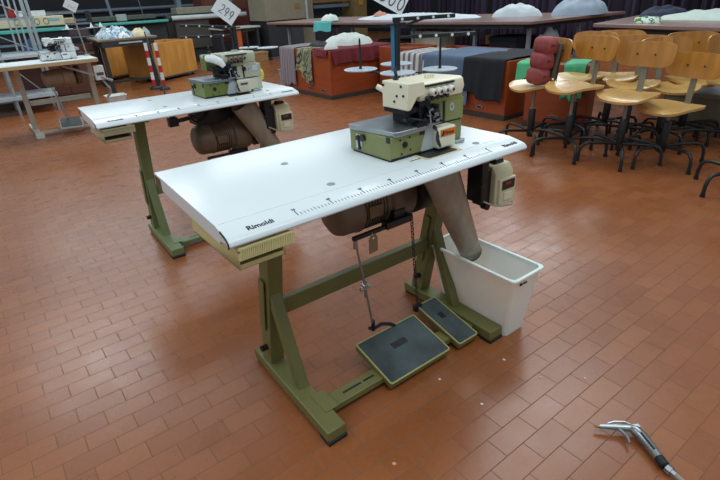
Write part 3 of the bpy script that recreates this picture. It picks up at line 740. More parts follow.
b.beam(c0+Vector((0, 0, .05)), c0+rd*.05+Vector((0, 0, .31)), .17, .03, side=sd); b.build('cushion_back', mat('grey_brown_mesh', '#5b5148', .8), cu, bevel=.01)
b = MB()
for k in (-1, 1): b.tube([c0+sd*.06*k+Vector((0, 0, .22)), c0+sd*.05*k+rd*.06+Vector((0, 0, .14)), c0+sd*.06*k+rd*.05+Vector((0, 0, .04))], .004, 6)
b.build('strap', mat('dark_strap', '#3a332e', .8), cu)
# ------------------------------------------------------------ cloth helpers
def hang_cloth(name, label, cat, a, along, out, width, top, drop, z, m, amp=.02, waves=6, seed=1, skew=0., group=None, nz=14, na=60, flare=.02):
    """cloth lying over an edge: edge runs from a along 'along'; 'out' is the outward normal; top = depth lying on the top; drop = length hanging"""
    rng = random.Random(seed); ph = [rng.random()*6 for _ in range(4)]
    al = Vector(along).normalized(); ot = Vector(out).normalized(); A = Vector((a[0], a[1], 0))
    prof = []
    nt = max(3, int(nz*.4))
    for i in range(nt): prof.append((-top*(1-i/nt), 0., 0.))
    prof.append((.004, -.006, .05))
    for i in range(1, nz+1): prof.append((.012, -drop*i/nz, i/nz))
    def fn(u, v):
        k = v*(len(prof)-1); i = min(int(k), len(prof)-2); f = k-i
        o = prof[i][0]*(1-f)+prof[i+1][0]*f; h = prof[i][1]*(1-f)+prof[i+1][1]*f; g = prof[i][2]*(1-f)+prof[i+1][2]*f
        s = u*width
        w = math.sin(u*waves*2*PI+ph[0])*.6+math.sin(u*waves*3.3*PI+ph[1])*.4
        hem = 1+skew*(u-.5)*2+.06*math.sin(u*9+ph[2])
        hz = h*(hem if h < -.01 else 1)
        tz = 0 if h < -.01 else .006*noise.noise(Vector((s*9, o*9, seed)))+.008
        p = A+al*s+ot*(o+g*(flare+amp*(w+.8)))
        return Vector((p.x, p.y, z+hz+tz+(.004 if h < -.01 else 0)))
    b = MB().grid(fn, na, len(prof)*2-2)
    o = b.build(name, m, None, org=(A.x, A.y, z), solid=.004, ang=80)
    return tag(o, label, cat, group)
def pile(name, label, cat, c, rx, ry, h, m, rot=0., seed=1, rough=.35, group=None, n=40, k=12, z0=None):
    rng = random.Random(seed); off = Vector((rng.random()*50, rng.random()*50, 0))
    cr, sr = math.cos(rot), math.sin(rot)
    rings = []
    for i in range(k, -1, -1):
        r = max(.03, i/k); ring = []
        for j in range(n):
            a = 2*PI*j/n
            wob = 1+.18*noise.noise(Vector((math.cos(a)*1.3, math.sin(a)*1.3, seed*3.7)))
            x, y = rx*r*math.cos(a)*wob, ry*r*math.sin(a)*wob
            hh = h*(max(0, 1-r**2.2))**.75
            f = noise.noise(Vector((x*5/max(rx, .2)*.6, y*5/max(ry, .2)*.6, 0))+off)+.5*noise.noise(Vector((x*14, y*14, 2))+off)
            z = hh*(1+rough*f)+.012*(1-r)+ (0 if i == k else max(0, .014*f)+.01)
            ring.append(Vector((c[0]+cr*x-sr*y, c[1]+sr*x+cr*y, c[2]+max(z, 0.001 if i < k else 0))))
        rings.append(ring)
    o = MB().loft(rings).build(name, m, None, org=c, ang=80)
    return tag(o, label, cat, group)

# ------------------------------------------------------------ brown box carts
cartm = mat('red_brown_laminate', '#9a4722', .42, var=.1, scale=3, stretch=(1, 1, 6))
cart_in = mat('cart_inside', '#6d3a22', .6)
skirt = mat('dark_skirting', '#3f3734', .6)
def cart(label, x0, x1, y0, y1, h, handles, rot=0., group='red brown box carts with cloth'):
    cx, cy = (x0+x1)/2, (y0+y1)/2
    t = thing('box_cart', label, 'cart', (cx, cy, 0), group, rot)
    th = .022
    for n_, bx in (('side_panel', (x0, x0+th, y0, y1)), ('side_panel', (x1-th, x1, y0, y1)), ('end_panel', (x0+th, x1-th, y0, y0+th)), ('end_panel', (x0+th, x1-th, y1-th, y1))):
        MB().box(*bx, .05, h).build(n_, cartm, t, bevel=.004)
    MB().box(x0+th, x1-th, y0+th, y1-th, .06, h-.03).build('inner_load', cart_in, t)
    MB().box(x0-.006, x1+.006, y0-.006, y1+.006, .0, .05).build('skirting', skirt, t, bevel=.003)
    for (px, py, dx, dy) in handles:
        b = MB(); ex = Vector((dx, dy, 0)).normalized(); M = frame((px, py, .105), ex, (0, 0, 1))
        ov = [(.048*math.cos(a)*(1 if True else 0), .019*math.sin(a)) for a in [2*PI*i/24 for i in range(24)]]
        b.prism(ov, 'z', -.006, .006).xf(M); hp = b.build('handle_plate', steel, t)
        b = MB(); b.prism([(x*.68, y*.6) for x, y in ov], 'z', -.0075, .0075).xf(M); b.build('finger_hole', ink, hp)
    return t
cart('red brown box cart draped with a maroon cloth, white bag on top', 3.90, 4.98, 4.04, 5.28, .60, [(3.895, 4.22, 0, 1), (3.895, 4.56, 0, 1)])
cart('brown box cart mostly hidden behind the green overlock, right of the maroon cloth', 4.62, 5.12, 3.34, 3.92, .60, [])
cart('red brown box cart under striped, blue and black cloths', 4.38, 5.35, 1.66, 3.24, .575, [(4.375, 1.98, 0, 1)])
cart('red brown box cart under the green cloth behind the chair with the red cushion', 4.42, 4.84, .945, 1.495, .575, [(4.415, 1.22, 0, 1)], math.radians(20))
maroon = mat('maroon_cloth', '#6d1a26', .85, var=.15, scale=8)
hang_cloth('draped_cloth', 'maroon cloth hanging over the front edge of a brown cart', 'cloth', (3.93, 4.04), (1, 0, 0), (0, -1, 0), 1.0, .5, .17, .604, maroon, amp=.022, waves=5, seed=4)
hang_cloth('draped_cloth', 'maroon cloth flap falling over the left end of the cart with the white bag', 'cloth', (3.90, 4.06), (0, 1, 0), (-1, 0, 0), .3, .2, .07, .604, maroon, amp=.012, waves=2, seed=9)
camo = patch_mat('camouflage_cloth', ['#4c5646', '#6d705a', '#a39a70', '#343c35', '#848874'], 8)
hang_cloth('draped_cloth', 'green and yellow patterned cloth hanging at the left end of the maroon draped cart', 'cloth', (3.9, 4.44), (0, 1, 0), (-1, 0, 0), .36, .4, .36, .604, camo, amp=.03, waves=3, seed=5, skew=-.3)
hang_cloth('draped_cloth', 'grey striped cloth hanging at the far left corner of the maroon draped cart', 'cloth', (3.9, 4.88), (0, 1, 0), (-1, 0, 0), .42, .5, .50, .604, stripes_mat('grey_stripes', ['#736a6e', '#8f868a'], 'Y', 22.), amp=.015, waves=3, seed=6)
whitec = mat('white_cloth', '#d8ded6', .85, var=.06, scale=10)
greyblue = mat('grey_blue_cloth', '#9aa6b4', .85, var=.08, scale=8)
pile('cloth_bag', 'plump white cloth bag lying on the cart with the maroon cloth', 'bag', (4.55, 4.5, .606), .36, .24, .13, whitec, rot=-.3, seed=3, rough=.15)
pile('crumpled_cloth', 'small crumpled white cloth at the front corner of the maroon draped cart', 'cloth', (4.02, 4.16, .613), .1, .07, .05, whitec, seed=12)
pile('crumpled_cloth', 'dark grey folded cloth between the patterned cloth and the white bag', 'cloth', (4.2, 4.68, .61), .14, .2, .04, mat('charcoal_cloth', '#2b2f36', .85), seed=14)
bluec = mat('slate_blue_cloth', '#5a6c85', .85, var=.1, scale=4)
hang_cloth('draped_cloth', 'striped grey and white cloth hanging at the left end of the long brown cart', 'cloth', (4.38, 2.80), (0, 1, 0), (-1, 0, 0), .46, .55, .42, .579, stripes_mat('white_grey_stripes', ['#c9c6c2', '#6c6a70'], 'Y', 11., edge=.55), amp=.015, waves=3, seed=7)
hang_cloth('draped_cloth', 'slate blue cloth hanging between the striped and the black cloth', 'cloth', (4.378, 2.12), (0, 1, 0), (-1, 0, 0), .72, .8, .46, .581, bluec, amp=.02, waves=3, seed=8)
blackc = mat('black_cloth', '#14181f', .85, var=.2, scale=6)
hang_cloth('draped_cloth', 'black cloth hanging low over the front of the brown cart', 'cloth', (4.366, 1.68), (0, 1, 0), (-1, 0, 0), .52, .85, .38, .584, blackc, amp=.016, waves=3, seed=10, skew=-.12)
green = mat('mint_green_cloth', '#4fae7c', .8, var=.1, scale=6)
hang_cloth('draped_cloth', 'mint green cloth falling in a point over the cart corner left of the red cushion', 'cloth', (4.395, 1.23), (-.34, .94, 0), (-.94, -.34, 0), .28, .3, .11, .579, green, amp=.015, waves=1, seed=11, skew=.6)
hang_cloth('draped_cloth', 'mint green cloth hanging behind the tall front row swivel chair', 'cloth', (4.505, .93), (-.34, .94, 0), (-.94, -.34, 0), .18, .3, .30, .579, green, amp=.02, waves=2, seed=13)
pile('crumpled_cloth', 'purple cloth bundle on the cart behind the red cushion', 'cloth', (4.56, 1.30, .594), .12, .14, .06, mat('purple_cloth', '#584a78', .85, var=.15), seed=15)

# ------------------------------------------------------------ long cutting tables
topm = mat('pinkish_brown_laminate', '#8a6c66', .28, var=.06, scale=2)
grey_leg = mat('grey_leg_paint', '#8d949a', .45)
def cutting_table(label, poly, z, legs, shelf=True):
    c = poly[0]
    t = thing('cutting_table', label, 'table', (c[0], c[1], 0), 'long cutting tables')
    MB().prism(poly, 'z', z-.035, z).build('tabletop', topm, t, bevel=.006)
    cx = sum(p[0] for p in poly)/4; cy = sum(p[1] for p in poly)/4
    sh = [(cx+(p[0]-cx)*.9, cy+(p[1]-cy)*.95) for p in poly]
    MB().prism(sh, 'z', z-.085, z-.034).build('apron', mat('dark_apron', '#33363b', .6), t)
    if shelf: MB().prism([(cx+(p[0]-cx)*.8, cy+(p[1]-cy)*.9) for p in poly], 'z', .22, .245).build('lower_shelf', mat('dark_shelf', '#3a3b40', .7), t)
    for x, y in legs: MB().box(x-.02, x+.02, y-.02, y+.02, 0, z-.08).build('leg', grey_leg, t)
    return t
cutting_table('long pinkish brown cutting table behind the carts, white fabric along its top', [(5.54, 2.27), (7.5, 2.16), (6.35, 7.5), (4.80, 7.35)], .85,
              [(5.75, 2.42), (6.8, 2.4), (5.68, 3.2), (5.5, 4.2), (5.3, 5.4), (5.05, 7.0), (6.2, 7.1), (6.5, 5.2), (6.7, 3.6)])
cutting_table('pinkish brown cutting table at the right behind the chairs', [(5.33, 1.39), (4.85, -.9), (6.5, -1.2), (6.95, 1.62)], .85,
              [(5.55, 1.2), (5.2, -.5), (6.3, -.8), (6.7, 1.4)], False)
wf = mat('white_fabric', '#cfd8dc', .85, var=.06, scale=8)
pile('fabric_pile', 'flat white fabric spread left of the tall heap on the long cutting table', 'fabric', (6.0, 4.7, .851), .42, 1.15, .05, wf, rot=.14, seed=21)
pile('fabric_pile', 'white fabric heap in the middle of the long cutting table', 'fabric', (6.45, 3.15, .851), .22, .34, .13, wf, rot=.2, seed=22)
pile('fabric_pile', 'big grey blue fabric heap near the right end of the long cutting table', 'fabric', (6.95, 2.5, .851), .45, .34, .19, greyblue, rot=.1, seed=23)
pile('fabric_pile', 'small peach coloured cloth on the long cutting table above the thread stand', 'fabric', (5.8, 5.3, .895), .1, .12, .05, mat('peach_cloth', '#c98f78', .85), seed=24)
pile('fabric_pile', 'pale green folded fabric on the right cutting table', 'fabric', (6.1, .42, .851), .3, .6, .06, mat('pale_green_cloth', '#c3cfc4', .85, var=.06), rot=.2, seed=25)
pile('fabric_pile', 'dark blue patterned cloth heap at the right edge on the cutting table', 'fabric', (6.3, -.4, .851), .3, .34, .2, patch_mat('blue_pattern', ['#1d2c5c', '#3a5590', '#b9c4d6', '#22305c'], 16), seed=26)
pile('fabric_pile', 'crumpled white cloth with green print at the front of the right cutting table', 'fabric', (5.5, .95, .851), .08, .13, .035, patch_mat('green_print', ['#d5dad2', '#c9d2c8', '#2f7a5a', '#d6c79a'], 14), seed=27)
pile('fabric_pile', 'dark folded cloth at the back of the right cutting table', 'fabric', (6.55, 1.25, .851), .26, .25, .07, mat('ink_blue_cloth', '#2a3044', .85), seed=28)
# goods under the long table
for i, (x, y, w, d, h, c, lb) in enumerate([(5.75, 4.05, .3, .6, .46, '#d8cdb8', 'beige carton on the shelf under the long table, behind the striped cloth'),
        (6.0, 2.85, .4, .42, .40, '#1d1f26', 'black crate on the shelf under the long table'), (6.1, 3.3, .3, .3, .25, '#3b4258', 'dark blue carton on the shelf between the beige carton and the black crate'),
        (6.0, 5.0, .5, .6, .3, '#4a4b50', 'grey carton on the shelf under the left half of the long table')]):
    o = thing('storage_box', lb, 'box', (x, y, .245), 'boxes under the long table')
    b = MB(); b.box(x-w/2, x+w/2, y-d/2, y+d/2, .246, .246+h); bb = b.build('box_body', mat('box_paint_'+c[1:], c, .7), o, bevel=.01)
    b = MB(); b.box(x-w/2-.008, x+w/2+.008, y-d/2-.008, y+d/2+.008, .246+h-.05, .25+h); b.build('lid', mat('box_paint_'+c[1:], c, .7), o, bevel=.006)
pile('fabric_pile', 'grey white bundle stuffed under the right end of the long table', 'fabric', (6.3, 2.5, .246), .35, .2, .4, wf, seed=31)
# turquoise cloth over the edge of the long table
hang_cloth('draped_cloth', 'turquoise cloth hanging over the edge of the long cutting table', 'cloth', (5.06, 5.62), (-.148, 1, 0), (-1, -.148, 0), .42, .25, .14, .853, mat('turquoise_cloth', '#58b3b3', .8, var=.08), amp=.01, waves=1, seed=17)
pile('crumpled_cloth', 'white crumpled cloth on top of the turquoise cloth', 'cloth', (5.18, 5.85, .868), .12, .18, .07, whitec, seed=18)

# low pale carton and grey cloth among the chairs
o = thing('carton', 'dull cream cardboard carton on the floor behind the lowest chair', 'box', (5.3, .1, 0))
MB().box(5.05, 5.55, -.3, .45, 0, .34).build('carton_body', mat('cream_carton', '#7d7362', .7), o, bevel=.006)
MB().box(5.04, 5.56, -.31, .46, .30, .345).build('carton_lid', mat('cream_carton_lid', '#877d6b', .7), o, bevel=.006)
pile('crumpled_cloth', 'grey cloth lying on the cream carton among the chairs', 'cloth', (5.3, .08, .347), .24, .36, .09, mat('mid_grey_cloth', '#7f858c', .85), seed=33)

# grey waste bin by the cart
gbn, _ = open_bin('waste_bin', 'small grey bin on the floor at the left end of the maroon draped cart', 'bin', 4.05, 4.25, 5.48, 5.72, .24, .88, mat('grey_bin', '#8e979b', .5), mk=False)
bk, _ = open_bin('plastic_basket', 'small white plastic basket on the floor behind the second white table', 'basket', 1.66, 1.92, 6.36, 6.58, .10, .86, mat('white_basket', '#d5d9d6', .5), mk=False)

# ------------------------------------------------------------ old sewing table with wooden edge at the left
cream_st = mat('cream_grey_paint', '#b1ab9c', .5, var=.08)
t3 = thing('sewing_table', 'old sewing table with wooden edge and cream stand at the far left', 'sewing table', (.85, 4.95, 0))
tp = MB().prism(roundrect(.22, 1.36, 4.68, 5.24, .04), 'z', .722, .752).build('tabletop', mat('pale_top', '#cfd8d6', .35), t3)
MB().prism(roundrect(.216, 1.364, 4.676, 5.244, .042), 'z', .716, .748).build('wooden_edge', mat('blond_wood_edge', '#c2a67a', .5, var=.12, stretch=(1, 12, 12)), tp)
MB().prism(roundrect(.225, 1.355, 4.685, 5.235, .04), 'z', .7475, .7535).build('laminate_face', mat('pale_top2', '#d3dbda', .35), tp)
for x in (.62, 1.31):
    f = MB().box(x-.03, x+.03, 4.80, 5.56 if x < 1 else 5.3, .01, .045).build('foot', cream_st, t3, bevel=.004)
    MB().box(x-.04, x+.04, 4.78, 4.86, 0, .05).build('foot_cap', mat('pale_cap', '#c5c2b8', .5), f, bevel=.005)
    MB().beam((x, 5.18, .04), (x-.01, 4.98, .72), .05, .05, side=(1, 0, 0)).build('post', cream_st, t3, bevel=.003)
MB().beam((.65, 4.93, .035), (1.26, 4.93, .035), .03, .025).build('pedal_rail', cream_st, t3)
MB().box(.65, 1.26, 5.12, 5.15, .30, .35).build('crossbar', cream_st, t3)
pm = MB().beam((.945, 4.80, .06), (.975, 5.07, .12), .23, .02, side=(1, 0, 0)).build('pedal', mat('pedal_cream', '#b9b6a8', .5), t3, bevel=.004)
MB().beam((.946, 4.812, .0725), (.974, 5.058, .1275), .205, .006, side=(1, 0, 0)).build('pedal_mat', pedal_rub, pm)
b = MB(); b.tube([(.90, 5.0, .45), (.955, 5.05, .12)], .008, 8); b.build('pull_rod', grey_leg, t3)
mm3 = mat('khaki_motor', '#87745c', .5, .1, var=.12)
MB().prof((.82, 4.98, .565), (1.13, 4.98, .58), [(0, .05), (.06, .085), (.6, .095), (.62, .11), (.95, .11), (1, .08)], 24).build('motor', mm3, t3)
MB().prof((1.13, 4.98, .58), (1.2, 4.98, .58), [(0, .07), (.2, .1), (.8, .1), (1, .08)], 24).build('motor_pulley', mat('khaki_dark', '#5e5140', .5, .2), t3)
MB().beam((1.02, 4.84, .70), (1.46, 4.74, .50), .05, .022).build('waste_chute', mat('pinkish_grey_chute', '#9d938f', .5), t3, bevel=.004)
sw = MB().box(1.30, 1.40, 4.74, 4.80, .52, .67).build('switch_box', mat('white_switch_box', '#d5d8d4', .5), t3, bevel=.005)
MB().box(1.315, 1.385, 4.735, 4.742, .57, .60).build('switch_window', ink_soft, sw)
b = MB(); b.tube([(1.36, 4.78, .53), (1.42, 4.8, .42), (1.44, 4.9, .36), (1.40, 4.95, .30)], .012, 7); b.build('cable', mat('pale_blue_cable', '#9fb3bd', .5), t3)
machine('overlock_machine', 'white overlock machine on the old wood edged table at the far left', (1.03, 4.97, .7535), PW)
ts = thing('thread_stand', 'thin grey thread stand on the old wood edged table', 'thread stand', (1.34, 5.12, .752))
MB().prof((1.34, 5.12, .752), (1.34, 5.12, .768), [(0, .035), (1, .02)], 18).build('stand_base', grey_leg, ts)
MB().cyl((1.34, 5.12, .755), (1.31, 5.15, 1.24), .008).build('pole', mat('dull_grey_pole', '#8a8578', .5), ts)
for x, y in ((1.22, 5.14), (1.46, 5.1), (1.56, 5.12)):
    a = MB(); a.beam((1.322, 5.135, 1.03), (x, y, 1.03), .012, .006); ar = a.build('disc_arm', grey_leg, ts)
    MB().prof((x, y, 1.033), (x, y, 1.04), [(0, .05), (1, .06)], 20).build('spool_disc', mat('pale_spool_disc', '#c9d1d2', .4), ar)
    MB().prof((x, y, 1.04), (x, y, 1.085), [(0, .02), (.5, .012), (1, .004)], 10).build('spool_pin', mat('white_pin', '#d5dad9', .5), ar)
b = MB(); b.beam((1.06, 5.2, 1.195), (1.33, 5.14, 1.195), .012, .012); b.build('guide_bar', grey_leg, ts)
price_card('white price card with faint number on the thread stand of the wood edged table', (1.229, 5.09, 1.262), (.097, -.015, -.064), (.052, -.01, .086), .125, .1, '345', .03, (1.31, 5.15, 1.24), pen=.0008)

# ------------------------------------------------------------ aluminium rack at the far left
al = mat('aluminium_tube', '#a9b3b8', .35, .7)
rk = thing('metal_rack', 'aluminium rack with slanting bars and two white decks behind the wood edged table', 'rack', (.75, 6.7, 0))
for (x, y, q) in ((.60, 6.55, .0), (1.06, 6.55, .05), (.60, 7.05, 0), (1.06, 7.05, .05)):
    b = MB(); b.beam((x, y, 0), (x, y, 1.45), .035, .035, side=(1, 0, 0)); b.build('upright', al, rk, bevel=.003)
for x in (.80, .86, .92, .985): MB().beam((x, 6.52, .78), (x+.01, 6.52, 1.45), .02, .02, side=(1, 0, 0)).build('slat_bar', al, rk)
MB().beam((.1, 6.53, 1.155), (1.09, 6.53, 1.165), .02, .03, side=(0, 1, 0)).build('cross_bar', al, rk)
MB().beam((.2, 6.52, 1.22), (1.05, 6.52, .75), .012, .012).build('diagonal_brace', al, rk)
MB().beam((.55, 6.5, 1.45), (1.0, 6.5, 1.2), .012, .012).build('diagonal_brace', al, rk)
MB().beam((.55, 6.52, .75), (.95, 6.52, .25), .012, .012).build('diagonal_brace', al, rk)
MB().box(.05, 1.09, 6.5, 7.1, .70, .73).build('deck', mat('pale_deck', '#aab4b9', .45), rk)
MB().box(.05, 1.09, 6.5, 7.1, .20, .24).build('deck', mat('pale_deck', '#aab4b9', .45), rk)
cn = thing('thread_cone', 'red thread cone on the cross bar of the aluminium rack', 'thread cone', (.86, 6.53, 1.172))
MB().prof((.86, 6.53, 1.176), (.86, 6.53, 1.275), [(0, .045), (.1, .05), (1, .032)], 20).build('thread', mat('red_thread', '#8f2a26', .8), cn)
MB().prof((.86, 6.53, 1.172), (.86, 6.53, 1.3), [(0, .03), (1, .012)], 14).build('core', mat('cone_core', '#c8b896', .7), cn)

# ------------------------------------------------------------ flat-bed knitting machines and gear along the back
beige = mat('beige_machine', '#c3bd9d', .45, var=.04)
teal = mat('teal_enamel', '#4aa79c', .4, var=.06)
dk = mat('dark_machine', '#292c31', .55, var=.15)
ol = mat('olive_grey_machine', '#4e5148', .5, var=.1)
grail = mat('grey_rail', '#6f7c88', .4, .3)
kA = thing('knitting_machine', 'beige flat bed knitting machine with teal rail behind the aluminium rack', 'knitting machine', (.9, 7.55, 0))
bp = MB().box(.2, 1.56, 7.4, 7.75, 1.035, 1.165).build('carriage_panel', beige, kA, bevel=.01)
handwrite('2100', frame((.93, 7.398, 1.06), (1, 0, 0), (0, 0, 1)), .10, .08, .0035, 'handwriting', ink_soft, bp)
MB().box(1.36, 1.5, 7.395, 7.402, 1.10, 1.135).build('display', mat('blue_display', '#7fa6ad', .4), bp)
MB().box(.2, 1.58, 7.34, 7.42, .965, 1.01).build('needle_rail', teal, kA, bevel=.008)
MB().box(.2, 1.58, 7.42, 7.8, .86, 1.03).build('bed', dk, kA)
MB().box(.2, 1.58, 7.38, 7.44, .80, .83).build('front_rail', grail, kA)
for x in (.3, 1.5): MB().box(x-.04, x+.04, 7.5, 7.7, 0, .87).build('leg', dk, kA)
for i, (x, c, lb) in enumerate(((1.02, '#2c4a6a', 'navy blue cloth bundle left of the white overlock machine, under the teal rail'), (1.45, '#5b87a6', 'light blue cloth bundle right of the white overlock machine, under the teal rail'))):
    pile('cloth_bundle', lb, 'cloth', (x, 7.3, .735), .12, .08, .11, mat('bundle_'+c[1:], c, .85), seed=40+i)
o = MB().box(.2, 1.6, 7.12, 7.5, .70, .735).build('shelf_board', mat('pale_board', '#9ba7ab', .5), None, org=(.9, 7.3, .70)); tag(o, 'pale shelf board holding two blue cloth bundles under the beige knitting machine', 'shelf')
for x0, x1, y, z, h, lb in ((.95, 1.12, 7.5, 1.166, .08, 'white paper box on the beige knitting machine, left of the pair'), (1.16, 1.36, 7.5, 1.166, .075, 'white paper box on the beige knitting machine, right of the pair')):
    o = MB().box(x0, x1, y, y+.15, z, z+h).build('paper_box', mat('white_carton', '#c9d0d0', .7), None, bevel=.004, org=((x0+x1)/2, y+.07, z)); tag(o, lb, 'box', 'white boxes on the knitting machine')
# open shelf unit with goods, right of the beige machine
su = thing('shelf_unit', 'dark shelf unit with brown goods between the wood edged table and the fabric table', 'shelf unit', (1.9, 8.75, 0))
for z in (.1, .55, .8, 1.0): MB().box(1.66, 2.16, 8.6, 8.95, z, z+.02).build('shelf', grail, su)
for x in (1.66, 2.14): MB().box(x, x+.025, 8.6, 8.95, 0, 1.2).build('side_panel', dk, su)
for i, (x, z, w, h, c, lb) in enumerate(((1.82, 1.02, .2, .09, '#b0a184', 'beige carton on the top board of the dark shelf unit'), (1.9, .82, .34, .14, '#4b3a42', 'plum coloured bundle on the second board of the dark shelf unit'),
                                  (1.9, .57, .36, .13, '#5d3a30', 'brown carton on the third board of the dark shelf unit'), (1.91, .12, .42, .38, '#7a3f27', 'large red brown carton on the bottom board of the dark shelf unit'))):
    o = MB().box(x-w/2, x+w/2, 8.63, 8.9, z+.001, z+h).build('carton', mat('carton_'+c[1:], c, .7), None, bevel=.012, org=(x, 8.75, z)); tag(o, lb, 'box', 'goods in the dark shelf unit')
cab = thing('low_cabinet', 'low red brown cabinet on a dark plinth under the knitting machine', 'cabinet', (1.2, 7.2, 0))
MB().box(.75, 1.66, 7.15, 7.33, .09, .66).build('carcass', mat('brown_cabinet', '#4f2c22', .5), cab, bevel=.004)
for x in (.77, 1.06, 1.35): MB().box(x, x+.28, 7.138, 7.15, .11, .64).build('door', mat('brown_door', '#553024', .45), cab, bevel=.003)
MB().box(.4, 1.68, 7.17, 7.33, 0, .09).build('plinth', mat('grey_plinth', '#5b5651', .6), cab)

# dark table with fabrics
tb = thing('work_table', 'dark framed work table with brown top carrying a heap of pale blue fabric', 'table', (2.35, 7.9, 0))
MB().prism([(1.9, 7.32), (2.80, 7.32), (2.88, 8.5), (1.98, 8.5)], 'z', .765, .795).build('tabletop', mat('greyish_brown_top', '#8a7560', .4, var=.08), tb, bevel=.004)
MB().prism([(1.95, 7.3), (2.74, 7.3), (2.82, 8.4), (2.03, 8.4)], 'z', .68, .766).build('apron', dk, tb)
for (x, y) in ((1.99, 7.45), (2.70, 7.5), (2.06, 8.38), (2.80, 8.38)): MB().beam((x, y, 0), (x-.01, y, .70), .055, .055, side=(1, 0, 0)).build('leg', dk, tb)
MB().box(2.2, 2.55, 7.285, 7.30, .72, .74).build('drawer_edge', mat('pale_strip', '#b8b2a0', .5), tb)
MB().beam((2.0, 7.5, .15), (2.70, 7.5, .15), .03, .03).build('foot_rail', dk, tb)
pile('fabric_pile', 'pale blue printed fabric heap on the dark work table', 'fabric', (2.28, 7.75, .796), .3, .32, .13, patch_mat('blue_white_print', ['#7fa0b5', '#cfd9dd', '#a9bfcb', '#5f7f98', '#e0e4e2'], 10), seed=51, rough=.5)
pile('fabric_pile', 'cream fabric bundle right of the blue heap on the dark work table', 'fabric', (2.62, 7.7, .796), .13, .16, .08, mat('cream_fabric', '#cfc3a0', .85), seed=52)
pile('fabric_pile', 'small grey bundle at the right end of the dark work table', 'fabric', (2.80, 7.9, .796), .07, .12, .08, mat('ash_fabric', '#99a29f', .85), seed=53)
# barrier posts and thin rod
def barrier(x, y, lean, label):
    t = thing('barrier_post', label, 'barrier post', (x, y, 0), 'red and white barrier posts')
    MB().prof((x, y, 0), (x, y, .05), [(0, .085), (.5, .08), (1, .05)], 24).build('base', mat('black_base', '#24272a', .6), t)
    p = Vector((x, y, .045)); q = p+Vector((lean, 0, .66)); k = 6
    b = MB(); b.cyl(p, q, .027, n=18); ps = b.build('pole', mat('barrier_white', '#dcdcd8', .5), t)
    for i in range(0, k, 2):
        MB().cyl(p.lerp(q, (i+.03)/k), p.lerp(q, (i+.97)/k), .0285, n=18).build('red_band', mat('barrier_red', '#b5322c', .5), ps)
    return t
barrier(2.66, 7.02, 0, 'red and white banded post standing nearest, right of its twin by the dark table')
barrier(2.60, 7.14, -.05, 'red and white banded post standing behind and left of its twin by the dark table') if False else barrier(2.56, 7.2, 0, 'red and white banded post standing behind and left of its twin by the dark table')
rd_ = MB().cyl((2.515, 6.57, 0), (2.60, 7.24, .86), .011).build('steel_rod', blackm, None, org=(2.515, 6.57, 0)); tag(rd_, 'thin black rod leaning against the front of the dark work table', 'rod')
# plywood crates
crm = mat('orange_plywood', '#cc9145', .5, var=.16, scale=2.5, stretch=(4, 1, 1))
cre = mat('plywood_edge', '#d3a868', .6)
def crate(label, a, bdir, L, D, h):
    t = thing('plywood_crate', label, 'crate', (a[0], a[1], 0), 'orange plywood crates', math.atan2(bdir[1], bdir[0]))
    t['_org'] = (0, 0, 0)
    th = .02; z0 = .07
    for n_, bx in (('front_panel', (0, L, 0, th)), ('back_panel', (0, L, D-th, D)), ('end_panel', (0, th, th, D-th)), ('end_panel', (L-th, L, th, D-th))):
        p = MB().box(*bx, z0, h).build(n_, crm, t, bevel=.003)
        MB().box(bx[0], bx[1], bx[2], bx[3], h-.002, h+.004).build('top_edge', cre, p)
    MB().box(th, L-th, th, D-th, z0, z0+.03).build('bottom', crm, t)
    MB().box(-.005, L+.005, -.005, D+.005, .045, z0).build('base_frame', mat('grey_base_frame', '#4d4e50', .6), t)
    for x in (.08, L-.08):
        for y in (.08, D-.08): MB().cyl((x, y-.012, .024), (x, y+.012, .024), .024, n=14).build('caster', rubber, t)
    return t
crate('orange plywood crate standing right of the red and white posts', (2.86, 7.95), (.875, .484), 1.05, .7, .63)
crate('orange plywood crate half hidden behind the dark work table', (2.2, 8.95), (.875, .484), .95, .5, .66)
# teal machine behind the dark table
kB = thing('knitting_machine', 'olive grey knitting machine with long teal rail behind the blue fabric heap', 'knitting machine', (3.2, 10.6, 0))
MB().box(2.5, 3.75, 10.3, 10.7, .985, 1.07).build('carriage_panel', ol, kB, bevel=.01)
MB().box(2.95, 3.15, 10.27, 10.35, .97, 1.1).build('carriage', mat('pale_carriage', '#9aa39f', .5), kB, bevel=.01)
MB().box(2.5, 3.94, 10.1, 10.25, .905, .955).build('needle_rail', teal, kB, bevel=.012)
MB().box(2.5, 3.9, 10.25, 10.8, .0, .93).build('body', dk, kB)
MB().cyl((2.9, 10.4, 1.06), (2.86, 10.4, 1.5), .03, n=10).build('mast', grail, kB); MB().cyl((3.55, 10.5, 1.05), (3.5, 10.5, 1.5), .008, n=6).build('mast', grail, kB)
kC = thing('knitting_machine', 'dark knitting machine with a long white roller behind the price card reading 299', 'knitting machine', (4.9, 10.9, 0))
MB().cyl((4.08, 10.5, .955), (5.92, 10.5, .945), .05, n=18).build('roller', mat('white_roller', '#c6cdcc', .45), kC)
MB().cyl((4.0, 10.5, .955), (4.12, 10.5, .955), .075, n=16).build('roller_hub', dk, kC)
MB().box(4.2, 5.0, 10.55, 11.1, .3, .92).build('body', mat('grey_brown_body', '#4a463f', .55), kC, bevel=.01)
MB().box(4.1, 5.9, 10.6, 11.2, 0, .3).build('base', dk, kC)
MB().box(4.35, 5.2, 10.7, 11.1, 1.02, 1.16).build('upper_panel', mat('olive_beige_panel', '#8d8a76', .5), kC, bevel=.01)
MB().box(4.25, 5.9, 10.75, 11.1, .9, 1.03).build('rear_beam', dk, kC)
